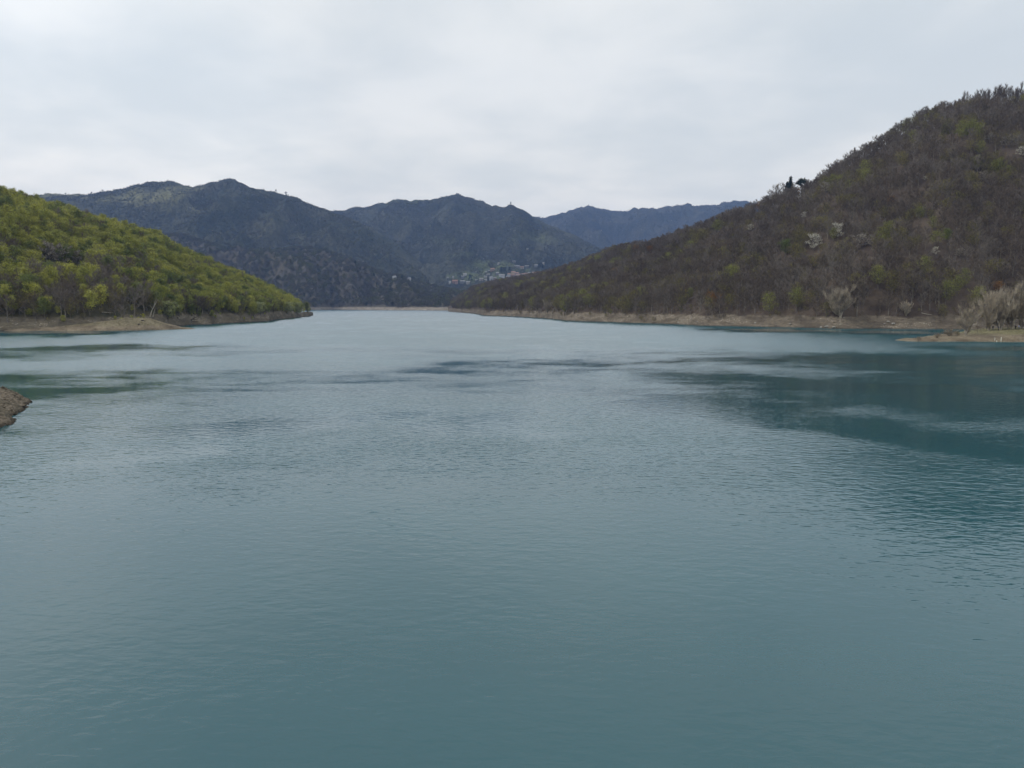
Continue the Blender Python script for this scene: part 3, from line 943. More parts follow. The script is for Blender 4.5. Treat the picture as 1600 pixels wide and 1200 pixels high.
def plant(key, loc, scale, rz, label, group=None, cat='tree'):
    (tm, cm), look, h = PROTO[key]
    nm = NAMES.get(key) or NAMES[key.rstrip('0123456789')]
    r = empty(nm, loc, rz, scale)
    if key in FIRST:
        t = FIRST[key][0].copy(); c = FIRST[key][1].copy()
        C.objects.link(t); C.objects.link(c); t.parent = r; c.parent = r
    else:
        t = link('trunk', tm, r); c = link('crown', cm, r)
        FIRST[key] = (t, c)
    tag(r, label, cat, group)
    return r


def hit(px, py, hills=None, y0=150.0):
    """march the pixel's ray to the land"""
    s, e = se(px, py)
    Y = y0 * (7000 / y0) ** np.linspace(0, 1, 6000)
    zr = CAMZ + e * Y
    best = None
    for h in (hills or HILLS):
        if isinstance(h, Mound):
            zt = h.fn(s * Y, Y); x0, x1, a, b = h.box
            zt = np.where((s * Y > x0) & (s * Y < x1) & (Y > a) & (Y < b), zt, -99)
        else:
            if s < min(h.rk.min(), h.sk.min()) or s > max(h.rk.max(), h.sk.max()): continue
            zt = h.z(np.full_like(Y, s), Y)
        k = np.nonzero(zt >= zr)[0]
        if len(k) and (best is None or Y[k[0]] < best[1]):
            i = k[0]; best = (s * Y[i], Y[i], float(zt[i]))
    return best


def ridge_at(h, px, back=0.0):
    s = se(px, HOR)[0]
    ys, yr, zr = h.params(np.array([s]))
    Y = float(yr[0]) + back
    return (s * Y, Y, float(h.z(np.array([s]), np.array([Y]))[0]))


# ---------------------------------------------------------------- trees that stand out
CLEAR = []          # (px, top, bottom, half width, depth) of trees that must not be buried by their neighbours


def pin(key, px, py, hpx, label, hills=None, group=None, rz=0.0, sink=0.0, cat='tree', wide=1.0):
    p = hit(px, py, hills)
    top_ = py - hpx
    if key in SKYLINE_KEYS and py < 330:
        p = ridge_at(hills[0], px)
        hpx = project(*p)[1] - top_
    CLEAR.append((px, top_, py - hpx * .25, max(hpx * .33 * wide, 4), (p or ridge_at(hills[0], px))[1]))
    if p is None:
        p = ridge_at((hills or HILLS)[0], px)
    h = hpx * p[1] / F
    sc_ = h / PROTO[key][2]
    return plant(key, (p[0], p[1], p[2] - sink), (sc_ * wide, sc_ * wide, sc_), rz, label, group, cat)


SKYLINE_KEYS = ('conifer', 'pine')
PINS = [
    # key, px, base py, height px, label, width factor
    ('conifer', 1228, 301, 25, 'dark conical evergreen on the skyline left of the umbrella-shaped pine', 1.0),
    ('conifer', 1223, 302, 18, 'shorter dark evergreen touching the left side of the taller conical one', 1.0),
    ('pine', 1246, 299, 22, 'dark umbrella-shaped pine on the skyline of the right hill', .8),
    ('grey1', 1208, 308, 32, 'small bare tree with tufted top on the skyline left of the dark evergreens', 1.4),
    ('grey0', 1217, 306, 30, 'thin grey bare tree on the skyline just left of the evergreens', 1.0),
    ('grey0', 1199, 313, 26, 'lowest thin bare tree of the skyline cluster left of the evergreens', 1.1),
    ('blossom', 1272, 393, 31, 'brightest white blossoming tree in the middle of the right hillside', 0.9),
    ('blossom', 1309, 374, 28, 'white and green blossoming tree right of the brightest white one', 1.0),
    ('soft1', 1302, 378, 24, 'green tree just below and left of the second white blossoming tree', 1.0),
    ('blossom', 1256, 342, 12, 'small white blossoming tree high above the brightest one', 1.1),
    ('blossom', 1172, 362, 13, 'small white blossoming tree near the skyline left of the others', 1.0),
    ('dull', 1345, 390, 26, 'wide dull pinkish blossoming tree right of the two white ones', 1.6),
    ('dull', 1290, 303, 20, 'pale yellowish blossoming tree just under the skyline beside the umbrella pine', 1.1),
    ('blossom', 1461, 400, 16, 'small white blossoming tree below the bright green trees', 0.8),
    ('dull', 1500, 404, 17, 'dull white blossoming tree in the right part of the hillside', 1.1),
    ('blossom', 1445, 282, 8, 'tiny white blossoming tree high on the right hill', 1.0),
    ('dull', 1463, 322, 10, 'tiny pale tree below the tiny white one high on the hill', 1.2),
    ('blossom', 1597, 246, 18, 'white blossoming tree cut by the right edge of the picture', 1.2),
    ('dull', 1580, 232, 22, 'wide dull pale tree beside the white one near the right edge', 1.5),
    ('dull', 1546, 222, 14, 'pale grey tree high on the hill left of the wide dull one', 1.2),
    ('dull', 1536, 284, 18, 'pale twiggy tree below the pale grey one near the right edge', 1.0),
    ('soft0', 1372, 452, 40, 'rounded yellow-green tree low on the right hill above the bay', 1.0),
    ('soft2', 1508, 450, 34, 'tall yellow-green tree low on the hill behind the pale willows', 1.0),
    ('soft0', 1495, 462, 34, 'yellow-green tree touching the left side of the tall one by the willows', 0.9),
    ('soft1', 1437, 345, 24, 'bright green tree high in the green gully of the right hill', 0.9),
    ('soft0', 1458, 362, 26, 'bright green tree right of the gully top tree', 0.9),
    ('soft1', 1462, 385, 26, 'wide bright green tree above the small white blossoming one', 1.2),
    ('green0', 1480, 380, 24, 'mid green tree right of the wide bright green one', 1.1),
    ('soft0', 1120, 366, 24, 'yellow-green tree on the left skyline of the right hill', 1.3),
    ('olive1', 1100, 378, 22, 'olive tree just left of the yellow-green skyline tree', 1.3),
    ('rust', 1014, 396, 13, 'rust-orange tree on the skyline of the low wooded ridge', 1.2),
    ('rust', 1183, 326, 14, 'orange-brown tree under the skyline left of the evergreens', 1.2),
    ('soft0', 1078, 470, 22, 'lone yellow-green tree low on the slope left of the white trees', 0.9),
    ('olive0', 1270, 420, 22, 'olive tree below the brightest white blossoming tree', 1.3),
    ('green1', 1228, 400, 28, 'mid green tree left of the brightest white one', 1.2),
    ('rust', 1558, 458, 20, 'reddish-brown tree just above the pale willows', 1.2),
    ('willow', 1313, 497, 54, 'large rounded pale bare tree at the foot of the right hill', 1.1),
    ('willow', 1416, 494, 26, 'small pale bare tree above the bank between the large pale tree and the willows', 1.1),
    ('willow', 855, 490, 22, 'small rounded pale bush on the bank at the left of the right shore', 1.1),
    ('grey0', 885, 492, 30, 'grey rounded tree by the left end of the right shore', 0.9),
]
for i, (key, px, py, hp, lab, wd_) in enumerate(PINS):
    pin(key, px, py, hp, lab, [right], rz=i * 1.3, wide=wd_, sink=0.3)
LEFT_PINS = [
    ('greygreen', 262, 499, 30, 'small round grey-green tree standing free on the clay behind the left spit', 1.0),
    ('greygreen', 407, 492, 21, 'dark spreading grey-green tree at the edge of the left bank', 1.1),
    ('greygreen', 450, 491, 20, 'round grey-green tree near the tip of the left headland', 1.0),
    ('greygreen', 465, 491, 19, 'last grey-green tree at the very tip of the left headland', 1.0),
    ('grey0', 210, 493, 46, 'grey bare tree at the foot of the green hill left of the leaning trunk', 1.2),
    ('grey1', 225, 490, 52, 'taller grey bare tree beside the leaning trunk', 1.2),
    ('dull', 78, 412, 36, 'silvery pale tree in the middle of the green hillside', 1.0),
    ('dull', 97, 418, 38, 'silvery tree right of the first one on the green hillside', 1.0),
    ('dull', 121, 420, 30, 'rightmost small silvery tree on the green hillside', 0.8),
]
for i, (key, px, py, hp, lab, wd_) in enumerate(LEFT_PINS):
    pin(key, px, py, hp, lab, [left, m_left], rz=i * 1.7, wide=wd_, sink=0.3)

# the pale willows on the right spit
WILLOWS = [(1509, 514, 50, 'smallest pale willow, leftmost on the right spit', 0.85), (1563, 511, 74, 'tallest pale bare willow on the right spit', 1.05),
           (1546, 512, 60, 'pale willow with splayed white stems left of the tallest one', 1.0), (1598, 508, 66, 'dense tan willow at the right edge of the picture', 1.15),
           (1581, 509, 64, 'tan willow between the tallest and the one at the right edge', 1.0), (1640, 509, 60, 'tan willow just beyond the right edge of the picture', 1.1)]
for i, (px, py, hp, lab, wd_) in enumerate(WILLOWS[:5]):
    s_, e_ = se(px, py)
    Y_ = 292.0 if i else 280.0
    X_ = s_ * Y_
    z_ = float(rspit(np.array([X_]), np.array([Y_]))[0])
    sc_ = hp * Y_ / F / PROTO['willow'][2]
    plant('willow', (X_, Y_, z_ - .2), (sc_ * wd_, sc_ * wd_, sc_), i * 1.9, lab)

# ---------------------------------------------------------------- the woods
GREEN_KEYS = ['fresh0', 'fresh1', 'fresh2', 'green0', 'green1', 'olive0', 'olive1', 'grey0', 'grey1', 'bare0']
BROWN_KEYS = ['bare0', 'bare1', 'bare2', 'grey0', 'grey1', 'olive0', 'olive1', 'soft0', 'soft1', 'rust']
FAR_KEYS = ['far_b', 'far_g', 'far_d', 'far_p']


def scatter(h, s0, s1, spacing, zmin, tmax, seed, power=1.0, n_try=None, t0=0.0):
    """jittered points over a hill's front and crest"""
    N = np.random.RandomState(seed)
    ss = np.linspace(s0, s1, 60)
    ys, yr, zr = h.params(ss)
    out_ = []
    ylo, yhi = ys.min(), (ys + (yr - ys) * tmax).max()
    Yg = np.arange(ylo, yhi, spacing)
    for Y in Yg:
        xs = np.arange(s0 * Y, s1 * Y, spacing)
        if len(xs) == 0: continue
        x = xs + N.uniform(-.48, .48, len(xs)) * spacing
        y = Y + N.uniform(-.48, .48, len(xs)) * spacing
        out_.append(np.stack([x, y], -1))
    P_ = np.concatenate(out_)
    s = P_[:, 0] / P_[:, 1]
    ys, yr, zr = h.params(s)
    t = (P_[:, 1] - ys) / (yr - ys)
    z = h.z(s, P_[:, 1])
    edge = zmin + 3.6 * fbm(P_[:, 0] * .035, P_[:, 1] * .035, 4)
    ok = (t > t0) & (t < tmax) & (z > edge) & (s > s0) & (s < s1)
    return np.column_stack([P_[ok], z[ok], t[ok], s[ok]])


def visible(h, pts, top=9.0):
    """is the crown above the land in front of it?"""
    x, y, z = pts[:, 0], pts[:, 1], pts[:, 2] + top
    e = (z - CAMZ) / y
    ok = np.ones(len(pts), bool)
    for k in np.linspace(0.55, 0.985, 22):
        Y = y * k
        ok &= (h.z(pts[:, 4], Y) - CAMZ) / Y < e
    return ok


def pick(weights, u):
    c = np.cumsum(weights / weights.sum(1, keepdims=True), 1)
    return (u[:, None] > c).sum(1)


def woods_object(name, pts, var, scl, rot, keys, label):
    me = bpy.data.meshes.new(name)
    me.vertices.add(len(pts)); me.vertices.foreach_set('co', pts[:, :3].astype(np.float32).ravel())
    for nm, arr, ty in (('variant', var, 'INT'), ('size', scl, 'FLOAT'), ('turn', rot, 'FLOAT')):
        a_ = me.attributes.new(nm, ty, 'POINT')
        a_.data.foreach_set('value', arr.astype(np.int32 if ty == 'INT' else np.float32))
    o = link(name, me)
    ng = bpy.data.node_groups.new(name + '_trees', 'GeometryNodeTree')
    ng.interface.new_socket('Geometry', in_out='INPUT', socket_type='NodeSocketGeometry')
    ng.interface.new_socket('Geometry', in_out='OUTPUT', socket_type='NodeSocketGeometry')
    N_ = ng.nodes; L = ng.links
    gi = N_.new('NodeGroupInput'); go = N_.new('NodeGroupOutput')
    m2p = N_.new('GeometryNodeMeshToPoints'); L.new(gi.outputs[0], m2p.inputs['Mesh'])
    allj = N_.new('GeometryNodeJoinGeometry')
    geos = []
    for k in keys:
        j = N_.new('GeometryNodeJoinGeometry')
        for ob in FIRST[k]:
            oi = N_.new('GeometryNodeObjectInfo'); oi.transform_space = 'ORIGINAL'
            oi.inputs['Object'].default_value = ob; oi.inputs['As Instance'].default_value = False
            L.new(oi.outputs['Geometry'], j.inputs[0])
        g2 = N_.new('GeometryNodeGeometryToInstance'); L.new(j.outputs[0], g2.inputs[0])
        geos.append(g2)
    for g2 in reversed(geos):           # join order: last linked comes first
        L.new(g2.outputs[0], allj.inputs[0])
    iop = N_.new('GeometryNodeInstanceOnPoints')
    L.new(m2p.outputs[0], iop.inputs['Points']); L.new(allj.outputs[0], iop.inputs['Instance'])
    iop.inputs['Pick Instance'].default_value = True

    def na(nm, ty):
        x = N_.new('GeometryNodeInputNamedAttribute'); x.data_type = ty; x.inputs[0].default_value = nm
        return x.outputs[0]
    L.new(na('variant', 'INT'), iop.inputs['Instance Index'])
    cx_ = N_.new('ShaderNodeCombineXYZ'); L.new(na('turn', 'FLOAT'), cx_.inputs[2])
    e2r = N_.new('FunctionNodeEulerToRotation'); L.new(cx_.outputs[0], e2r.inputs[0]); L.new(e2r.outputs[0], iop.inputs['Rotation'])
    L.new(na('size', 'FLOAT'), iop.inputs['Scale'])
    L.new(iop.outputs[0], go.inputs[0])
    md = o.modifiers.new('trees', 'NODES'); md.node_group = ng
    tag(o, label, 'woodland', kind='stuff')
    return o


ORD = ['leftmost', 'second', 'third', 'fourth', 'fifth', 'sixth', 'seventh', 'eighth', 'ninth', 'tenth', 'eleventh', 'twelfth', 'thirteenth', 'fourteenth', 'fifteenth', 'sixteenth', 'seventeenth', 'eighteenth', 'nineteenth', 'twentieth', 'next-to-last', 'last']


def row_word(d):
    return 'first row' if d < 16 else ('second row' if d < 24 else ('third row' if d < 34 else 'upper rows'))


def bin_word(px, table):
    for x, wd_ in table:
        if px < x: return wd_
    return table[-1][1]


RIGHT_BINS = [(880, 'far left end of the right shore'), (960, 'narrow left part of right shore'), (1040, 'below the rust-orange skyline tree'),
              (1100, 'near the lone low yellow-green tree'), (1160, 'left of the small leftmost blossoming tree'), (1220, 'left of the skyline evergreens'),
              (1275, 'under the brightest white tree'), (1330, 'around the large pale bare tree'), (1400, 'around the rounded yellow-green tree'),
              (1460, 'behind the tip of the spit'), (1520, 'behind the smallest pale willow'), (1570, 'behind the tallest pale willow'), (9999, 'by the right picture edge')]
LEFT_BINS = [(40, 'at the left picture edge'), (90, 'under the silvery trees'), (140, 'right of the silvery trees'), (190, 'behind the spit left part'),
             (240, 'beside the leaning pale trunk'), (285, 'behind the free-standing round tree'), (330, 'above the driftwood cove'),
             (380, 'above the widest clay bank'), (430, 'behind the dark spreading shore tree'), (9999, 'on the left headland tip')]


def buries(pts, th=15.0):
    x, y, z = pts[:, 0], pts[:, 1], pts[:, 2]
    bx_, by_ = project(x, y, z); _, ty_ = project(x, y, z + th)
    rad = 2.6 * F / y
    bad = np.zeros(len(pts), bool)
    for px, t_, b_, hw, Yp in CLEAR:
        bad |= (np.abs(bx_ - px) < hw * .8 + rad * .6) & (ty_ < b_ - (b_ - t_) * .12) & (by_ > t_) & (y < Yp + 3)
    s_ = pts[:, 4]
    bad |= (bx_ > 1478) & (pts[:, 3] > .955) & (h_is_right(pts))
    return bad


def h_is_right(pts): return pts[:, 0] > 300


def build_woods(h, s0, s1, spacing, zmin, seed, keys, weights_fn, n_single, bins, side, woods_name, woods_label, smin, smax, tmax=1.12):
    pts = scatter(h, s0, s1, spacing, zmin, tmax, seed)
    N = np.random.RandomState(seed + 1)
    pts = pts[visible(h, pts)]
    pts = pts[~buries(pts)]
    var = pick(weights_fn(pts), N.rand(len(pts)))
    scl = N.uniform(smin, smax, len(pts)); rot = N.uniform(0, 6.28, len(pts))
    order = np.argsort(pts[:, 1] / scl)
    single = []
    for i in order:
        px, py = project(*pts[i, :3])
        if -8 < px < 1608 and len(single) < n_single: single.append(i)
    todo = {}
    for i in single:
        px, py = project(*pts[i, :3])
        ys = float(h.params(np.array([pts[i, 4]]))[0][0])
        d = pts[i, 1] - ys
        k = keys[var[i]]
        look = PROTO[k][1]
        plc = bin_word(px, bins)
        todo.setdefault((look, row_word(d), plc), []).append((px, k, i))
    for (look, rw, plc), L_ in todo.items():
        L_.sort()
        for j_, (px, k, i) in enumerate(L_):
            o_ = '' if len(L_) == 1 else (ORD[j_] if j_ < len(ORD) else 'last')
            lab = ' '.join(('%s %s tree, %s, %s' % (o_, look, rw, plc)).split())
            plant(k, tuple(pts[i, :3] - np.array([0, 0, .3])), float(scl[i]), float(rot[i]), lab, '%s trees of the %s hill' % (look, side))
    rest = np.ones(len(pts), bool); rest[single] = False
    for k in keys:
        if k not in FIRST:
            j = np.nonzero(rest & (var == keys.index(k)))[0]
            j = j[0] if len(j) else int(np.nonzero(rest)[0][0])
            plant(k, tuple(pts[j, :3]), 1.0, 0, '%s tree in the %s wood' % (PROTO[k][1], side)); rest[j] = False
    print(woods_name, len(pts), 'singles', len(single))
    pts[:, 2] -= 0.3
    ug = scatter(h, s0, s1, 4.2, zmin - 2.6, .3, seed + 9)
    ug = ug[(h.z(ug[:, 4], ug[:, 1]) < zmin + 5) & (N.rand(len(ug)) < .5)]
    uv = pick(weights_fn(ug), N.rand(len(ug)))
    pts = np.concatenate([pts, ug]); var = np.concatenate([var, uv]); rest = np.concatenate([rest, np.ones(len(ug), bool)])
    scl = np.concatenate([scl, N.uniform(.16, .42, len(ug))]); rot = np.concatenate([rot, N.uniform(0, 6.28, len(ug))])
    woods_object(woods_name, pts[rest], var[rest], scl[rest], rot[rest], keys, woods_label)


def right_weights(p):
    n_ = len(p); a = fbm(p[:, 0] / 90, p[:, 1] / 90, 3); b = fbm(p[:, 0] / 55 + 40, p[:, 1] / 55, 3)
    t = p[:, 3]
    Wt = np.zeros((n_, 10))
    Wt[:, 0] = 1.1; Wt[:, 1] = .9; Wt[:, 2] = 1.0
    Wt[:, 3] = .55 + .5 * sm(b, 0, .5); Wt[:, 4] = .35 + .4 * sm(b, 0, .5)
    low = 1 - sm(t, .45, .95)
    ol = (0.3 + 2.2 * sm(a, 0.0, .5)) * (0.15 + low)
    Wt[:, 5] = ol * .9; Wt[:, 6] = ol * .9
    Wt[:, 7] = 1.3 * sm(a, .12, .5) * (low + .1); Wt[:, 8] = 1.1 * sm(a, .18, .5) * (low + .1); Wt[:, 9] = .008
    return Wt


def left_weights(p):
    n_ = len(p); a = fbm(p[:, 0] / 70 + 11, p[:, 1] / 70, 3); b = fbm(p[:, 0] / 60 + 80, p[:, 1] / 60, 3)
    t = p[:, 3]; px = W / 2 + F * p[:, 4]
    Wt = np.zeros((n_, 10))
    brown = 2.0 * sm(b, .15, .5) + 11.0 * (1 - sm(t, .14, .48)) * (1 - sm(px, 130, 300)) + 1.5 * (1 - sm(t, .04, .12)) + .35
    Wt[:, 0] = 1.6 + sm(a, 0, .5); Wt[:, 1] = 1.3; Wt[:, 2] = 1.1
    Wt[:, 3] = .8 + sm(-a, 0, .5); Wt[:, 4] = .9 + sm(-a, 0, .5)
    Wt[:, 5] = .5 + brown * .35; Wt[:, 6] = .4 + brown * .3
    Wt[:, 7] = brown * .4; Wt[:, 8] = brown * .35; Wt[:, 9] = brown * .4
    return Wt


build_woods(left, S(-420), S(486), 5.0, 5.6, 101, GREEN_KEYS, left_weights, 300, LEFT_BINS, 'left', 'left_woodland',
            'dense fresh green woodland covering the left hill behind its front trees', .68, 1.18)
build_woods(right, S(706), S(1900), 6.4, 5.6, 202, BROWN_KEYS, right_weights, 300, RIGHT_BINS, 'right', 'right_woodland',
            'dense bare brown woodland covering the right hill behind its front trees', .75, 1.3)

# the thin line of tall bare trees on the hill crest at upper right
N = np.random.RandomState(5)
cw = [(1445, 'lowest left end'), (1465, 'left end'), (1482, 'left part'), (1499, 'left of the middle'), (1516, 'first middle part'), (1533, 'second middle part'), (1550, 'right of the middle'), (1567, 'right part'), (1584, 'far right part'), (1597, 'beside the picture edge'), (1999, 'cut by the picture edge')]
cnt_ = {}
for i in range(190):
    px = 1425 + 185 * ((i + .5 + N.uniform(-.45, .45)) / 190) ** .85
    p = ridge_at(right, px, back=N.uniform(-8, 40))
    sc_ = N.uniform(.85, 1.35) * (0.72 + 0.5 * min(1, max(0, (px - 1430) / 90)))
    part_ = bin_word(px, cw)
    cnt_[part_] = cnt_.get(part_, -1) + 1
    plant('ridgebare', (p[0], p[1], p[2] - .6), sc_, N.uniform(0, 6), '%s slim bare tree in the hill crest row, %s' % (ORD[min(cnt_[part_], 21)], part_), 'tall slim bare trees of the crest row')

# far woods
for i, (k, px, py, hp, lab) in enumerate([
        ('far_b', 62, 303, 6, 'tiny lone tree on the skyline at the far left above the green hill'),
        ('far_g', 113, 301, 5, 'small rounded tree on the left skyline between the lone tree and the shoulder'),
        ('far_d', 153, 299, 6, 'small dark tree on the left skyline below the shoulder of the mountain'),
        ('far_b', 170, 298, 6, 'small dark bushy tree on the left skyline right of its dark neighbour'),
        ('far_d', 437, 303, 7, 'small tree on the skyline right of the highest peak'),
        ('far_b', 452, 306, 8, 'larger clump-like tree on the skyline right of the highest peak'),
        ('far_p', 745, 400, 6, 'tiny pale tree in the woods above the village meadow'),
        ('far_d', 798, 322, 7, 'dark tree on the pointed right peak of the middle mountain')]):
    h_ = massif_mid if px > 600 else massif_left
    p = ridge_at(h_, px) if py < 390 else hit(px, py, [h_])
    plant(k, (p[0], p[1], p[2] - 1), hp * p[1] / F / 12 * .6, i, lab)


def far_woods(h, s0, s1, spacing, zmin, seed, wts, name, label, s_, tmax=1.05, clear=None, t0=0.0, lo=.1):
    pts = scatter(h, s0, s1, spacing, zmin, tmax, seed, t0=t0)
    N = np.random.RandomState(seed)
    pts = pts[visible(h, pts, 8)]
    cl_ = fbm(pts[:, 0] / 260 + seed, pts[:, 1] / 260, 4)
    dens = np.clip(1.25 - 1.5 * sm(cl_, .1, .5), lo, 1)
    if clear is not None: dens = dens * clear(pts)
    pts = pts[N.rand(len(pts)) < dens]
    a = fbm(pts[:, 0] / 300, pts[:, 1] / 300, 3)
    Wt = np.column_stack([np.full(len(pts), wts[0]), wts[1] * (.3 + 2 * sm(a, -.1, .5)), wts[2] * (.3 + 2 * sm(-a, .1, .5)), np.full(len(pts), .022)])
    var = pick(Wt, N.rand(len(pts)))
    print(name, len(pts))
    pts[:, 2] -= 1.0
    woods_object(name, pts, var, N.uniform(.7, 1.2, len(pts)) * s_ * (1 - .35 * sm(pts[:, 3], .93, .99) * (s_ < 1)), N.uniform(0, 6.28, len(pts)), FAR_KEYS, label)


def mid_clear(p): return 1 - .8 * cover_at(p[:, :3], MID_MEADOWS)


def peak_clear(p): return 1 - .8 * cover_at(p[:, :3], LEFT_MEADOWS)


far_woods(mid, S(-60), S(1000), 13, 9.0, 301, (1.0, 1.2, .06), 'valley_woodland', 'dark bare woodland covering the hill at the end of the lake', 1.1, lo=.6)
far_woods(massif_left, S(-40), S(700), 13, 30, 302, (1.0, .5, .15), 'mountain_woodland', 'bluish dark woodland over the left mountain', .72, clear=peak_clear)
far_woods(massif_mid, S(420), S(960), 14, 20, 303, (1.0, .5, .18), 'mountain_woodland', 'bluish dark woodland over the middle mountain', .76, clear=mid_clear)
far_woods(far_ridge, S(800), S(1230), 24, 60, 304, (1.0, .2, .1), 'mountain_woodland', 'faint blue woodland over the farthest ridge', .95, t0=.35)
# ------------------------------------------------------------------ village
def plain(name, c, rough=0.85):
    m, n = new_mat(name)
    P = n.n('ShaderNodeNewGeometry').outputs['Position']
    f = n.noise(P, 0.6, 4.0, 0.6)
    col = n.mix(f, tuple(x * .8 for x in c), tuple(min(1, x * 1.15) for x in c))
    finish(n, Base_Color=col, Roughness=rough, Specular_IOR_Level=0.2)
    return m


WALL = {'white': plain('plaster_white', (.42, .42, .41)), 'cream': plain('plaster_cream', (.32, .305, .265)), 'pink': plain('plaster_pink', (.29, .22, .19)),
        'ochre': plain('plaster_ochre', (.42, .34, .25)), 'grey': plain('plaster_grey', (.17, .175, .17)), 'stone': plain('stone_wall', (.30, .27, .23))}
ROOF = {'terracotta': plain('roof_terracotta', (.26, .16, .12)), 'slate': plain('roof_slate', (.20, .20, .21)), 'pale': plain('roof_pale', (.24, .235, .225))}
M['window_dark'] = plain('window_dark', (.05, .055, .06), .3)
M['shutter_red'] = plain('shutter_red', (.30, .07, .05))
M['door_wood'] = plain('door_wood', (.14, .09, .05))
HOUSE_CACHE = {}


def house(px, py, wpx, hpx, wall, roof, label, hills, gable=0.3, shutters=False, cat_='house', name='village_house'):
    p = hit(px, py, hills, 1500.0)
    if p is None: print('no ground for', label); return
    k = p[1] / F
    w_ = wpx * k; hh = hpx * k * .72; rh = max(hpx * k * .28, w_ * .12); d_ = min(w_, 12.0)
    hw, hd = w_ / 2, d_ / 2
    az = math.atan2(p[0], p[1])
    r = empty(name, (p[0], p[1] + hd * .3, p[2]), -az + random.Random(int(px * 7)).uniform(-.35, .35))
    tag(r, label, cat_, 'houses of the far village')
    b = MB(); b.box(-hw, hw, -hd, hd, -4, hh)
    b.poly([(-hw, -hd, hh), (-hw, hd, hh), (-hw, 0, hh + rh * .96)]); b.poly([(hw, hd, hh), (hw, -hd, hh), (hw, 0, hh + rh * .96)])
    link('wall', b.mesh('house_wall', (WALL[wall],)), r)
    rb = MB(); o = .5
    for sy in (-1, 1):
        rb.poly([(-hw - o, sy * (hd + o), hh - .15), (hw + o, sy * (hd + o), hh - .15), (hw + o, 0, hh + rh + .15), (-hw - o, 0, hh + rh + .15)])
        rb.poly([(-hw - o, sy * (hd + o), hh + .1), (hw + o, sy * (hd + o), hh + .1), (hw + o, 0, hh + rh + .4), (-hw - o, 0, hh + rh + .4)])
        rb.poly([(-hw - o, sy * (hd + o), hh - .15), (hw + o, sy * (hd + o), hh - .15), (hw + o, sy * (hd + o), hh + .1), (-hw - o, sy * (hd + o), hh + .1)])
    ro = link('roof', rb.mesh('house_roof', (ROOF[roof],)), r)
    cb = MB(); cb.box(hw * .3, hw * .3 + .8, -.4 + hd * .3, .4 + hd * .3, hh, hh + rh + 1.3)
    link('chimney', cb.mesh('chimney', (WALL['stone'],)), ro)
    nw = max(2, int(w_ / 3.6)); fl = max(1, int(hh / 3.0))
    wb = HOUSE_CACHE.get(shutters)
    if wb is None:
        q = MB(); q.box(-.55, .55, -.04, .1, 0, 1.5); q2 = q.mesh('window_pane', (M['shutter_red' if shutters else 'window_dark'],))
        HOUSE_CACHE[shutters] = wb = q2
    for f_ in range(fl):
        for i in range(nw):
            x = -hw + w_ * (i + .5) / nw
            if f_ == 0 and i == nw // 2: continue
            wn = link('window', wb, r); wn.location = (x, -hd, .9 + f_ * 3.0)
    db = MB(); db.box(-.6, .6, -.05, .1, 0, 2.1)
    dn = link('door', db.mesh('house_door', (M['door_wood'],)), r); dn.location = (-hw + w_ * (nw // 2 + .5) / nw, -hd, 0)
    return r


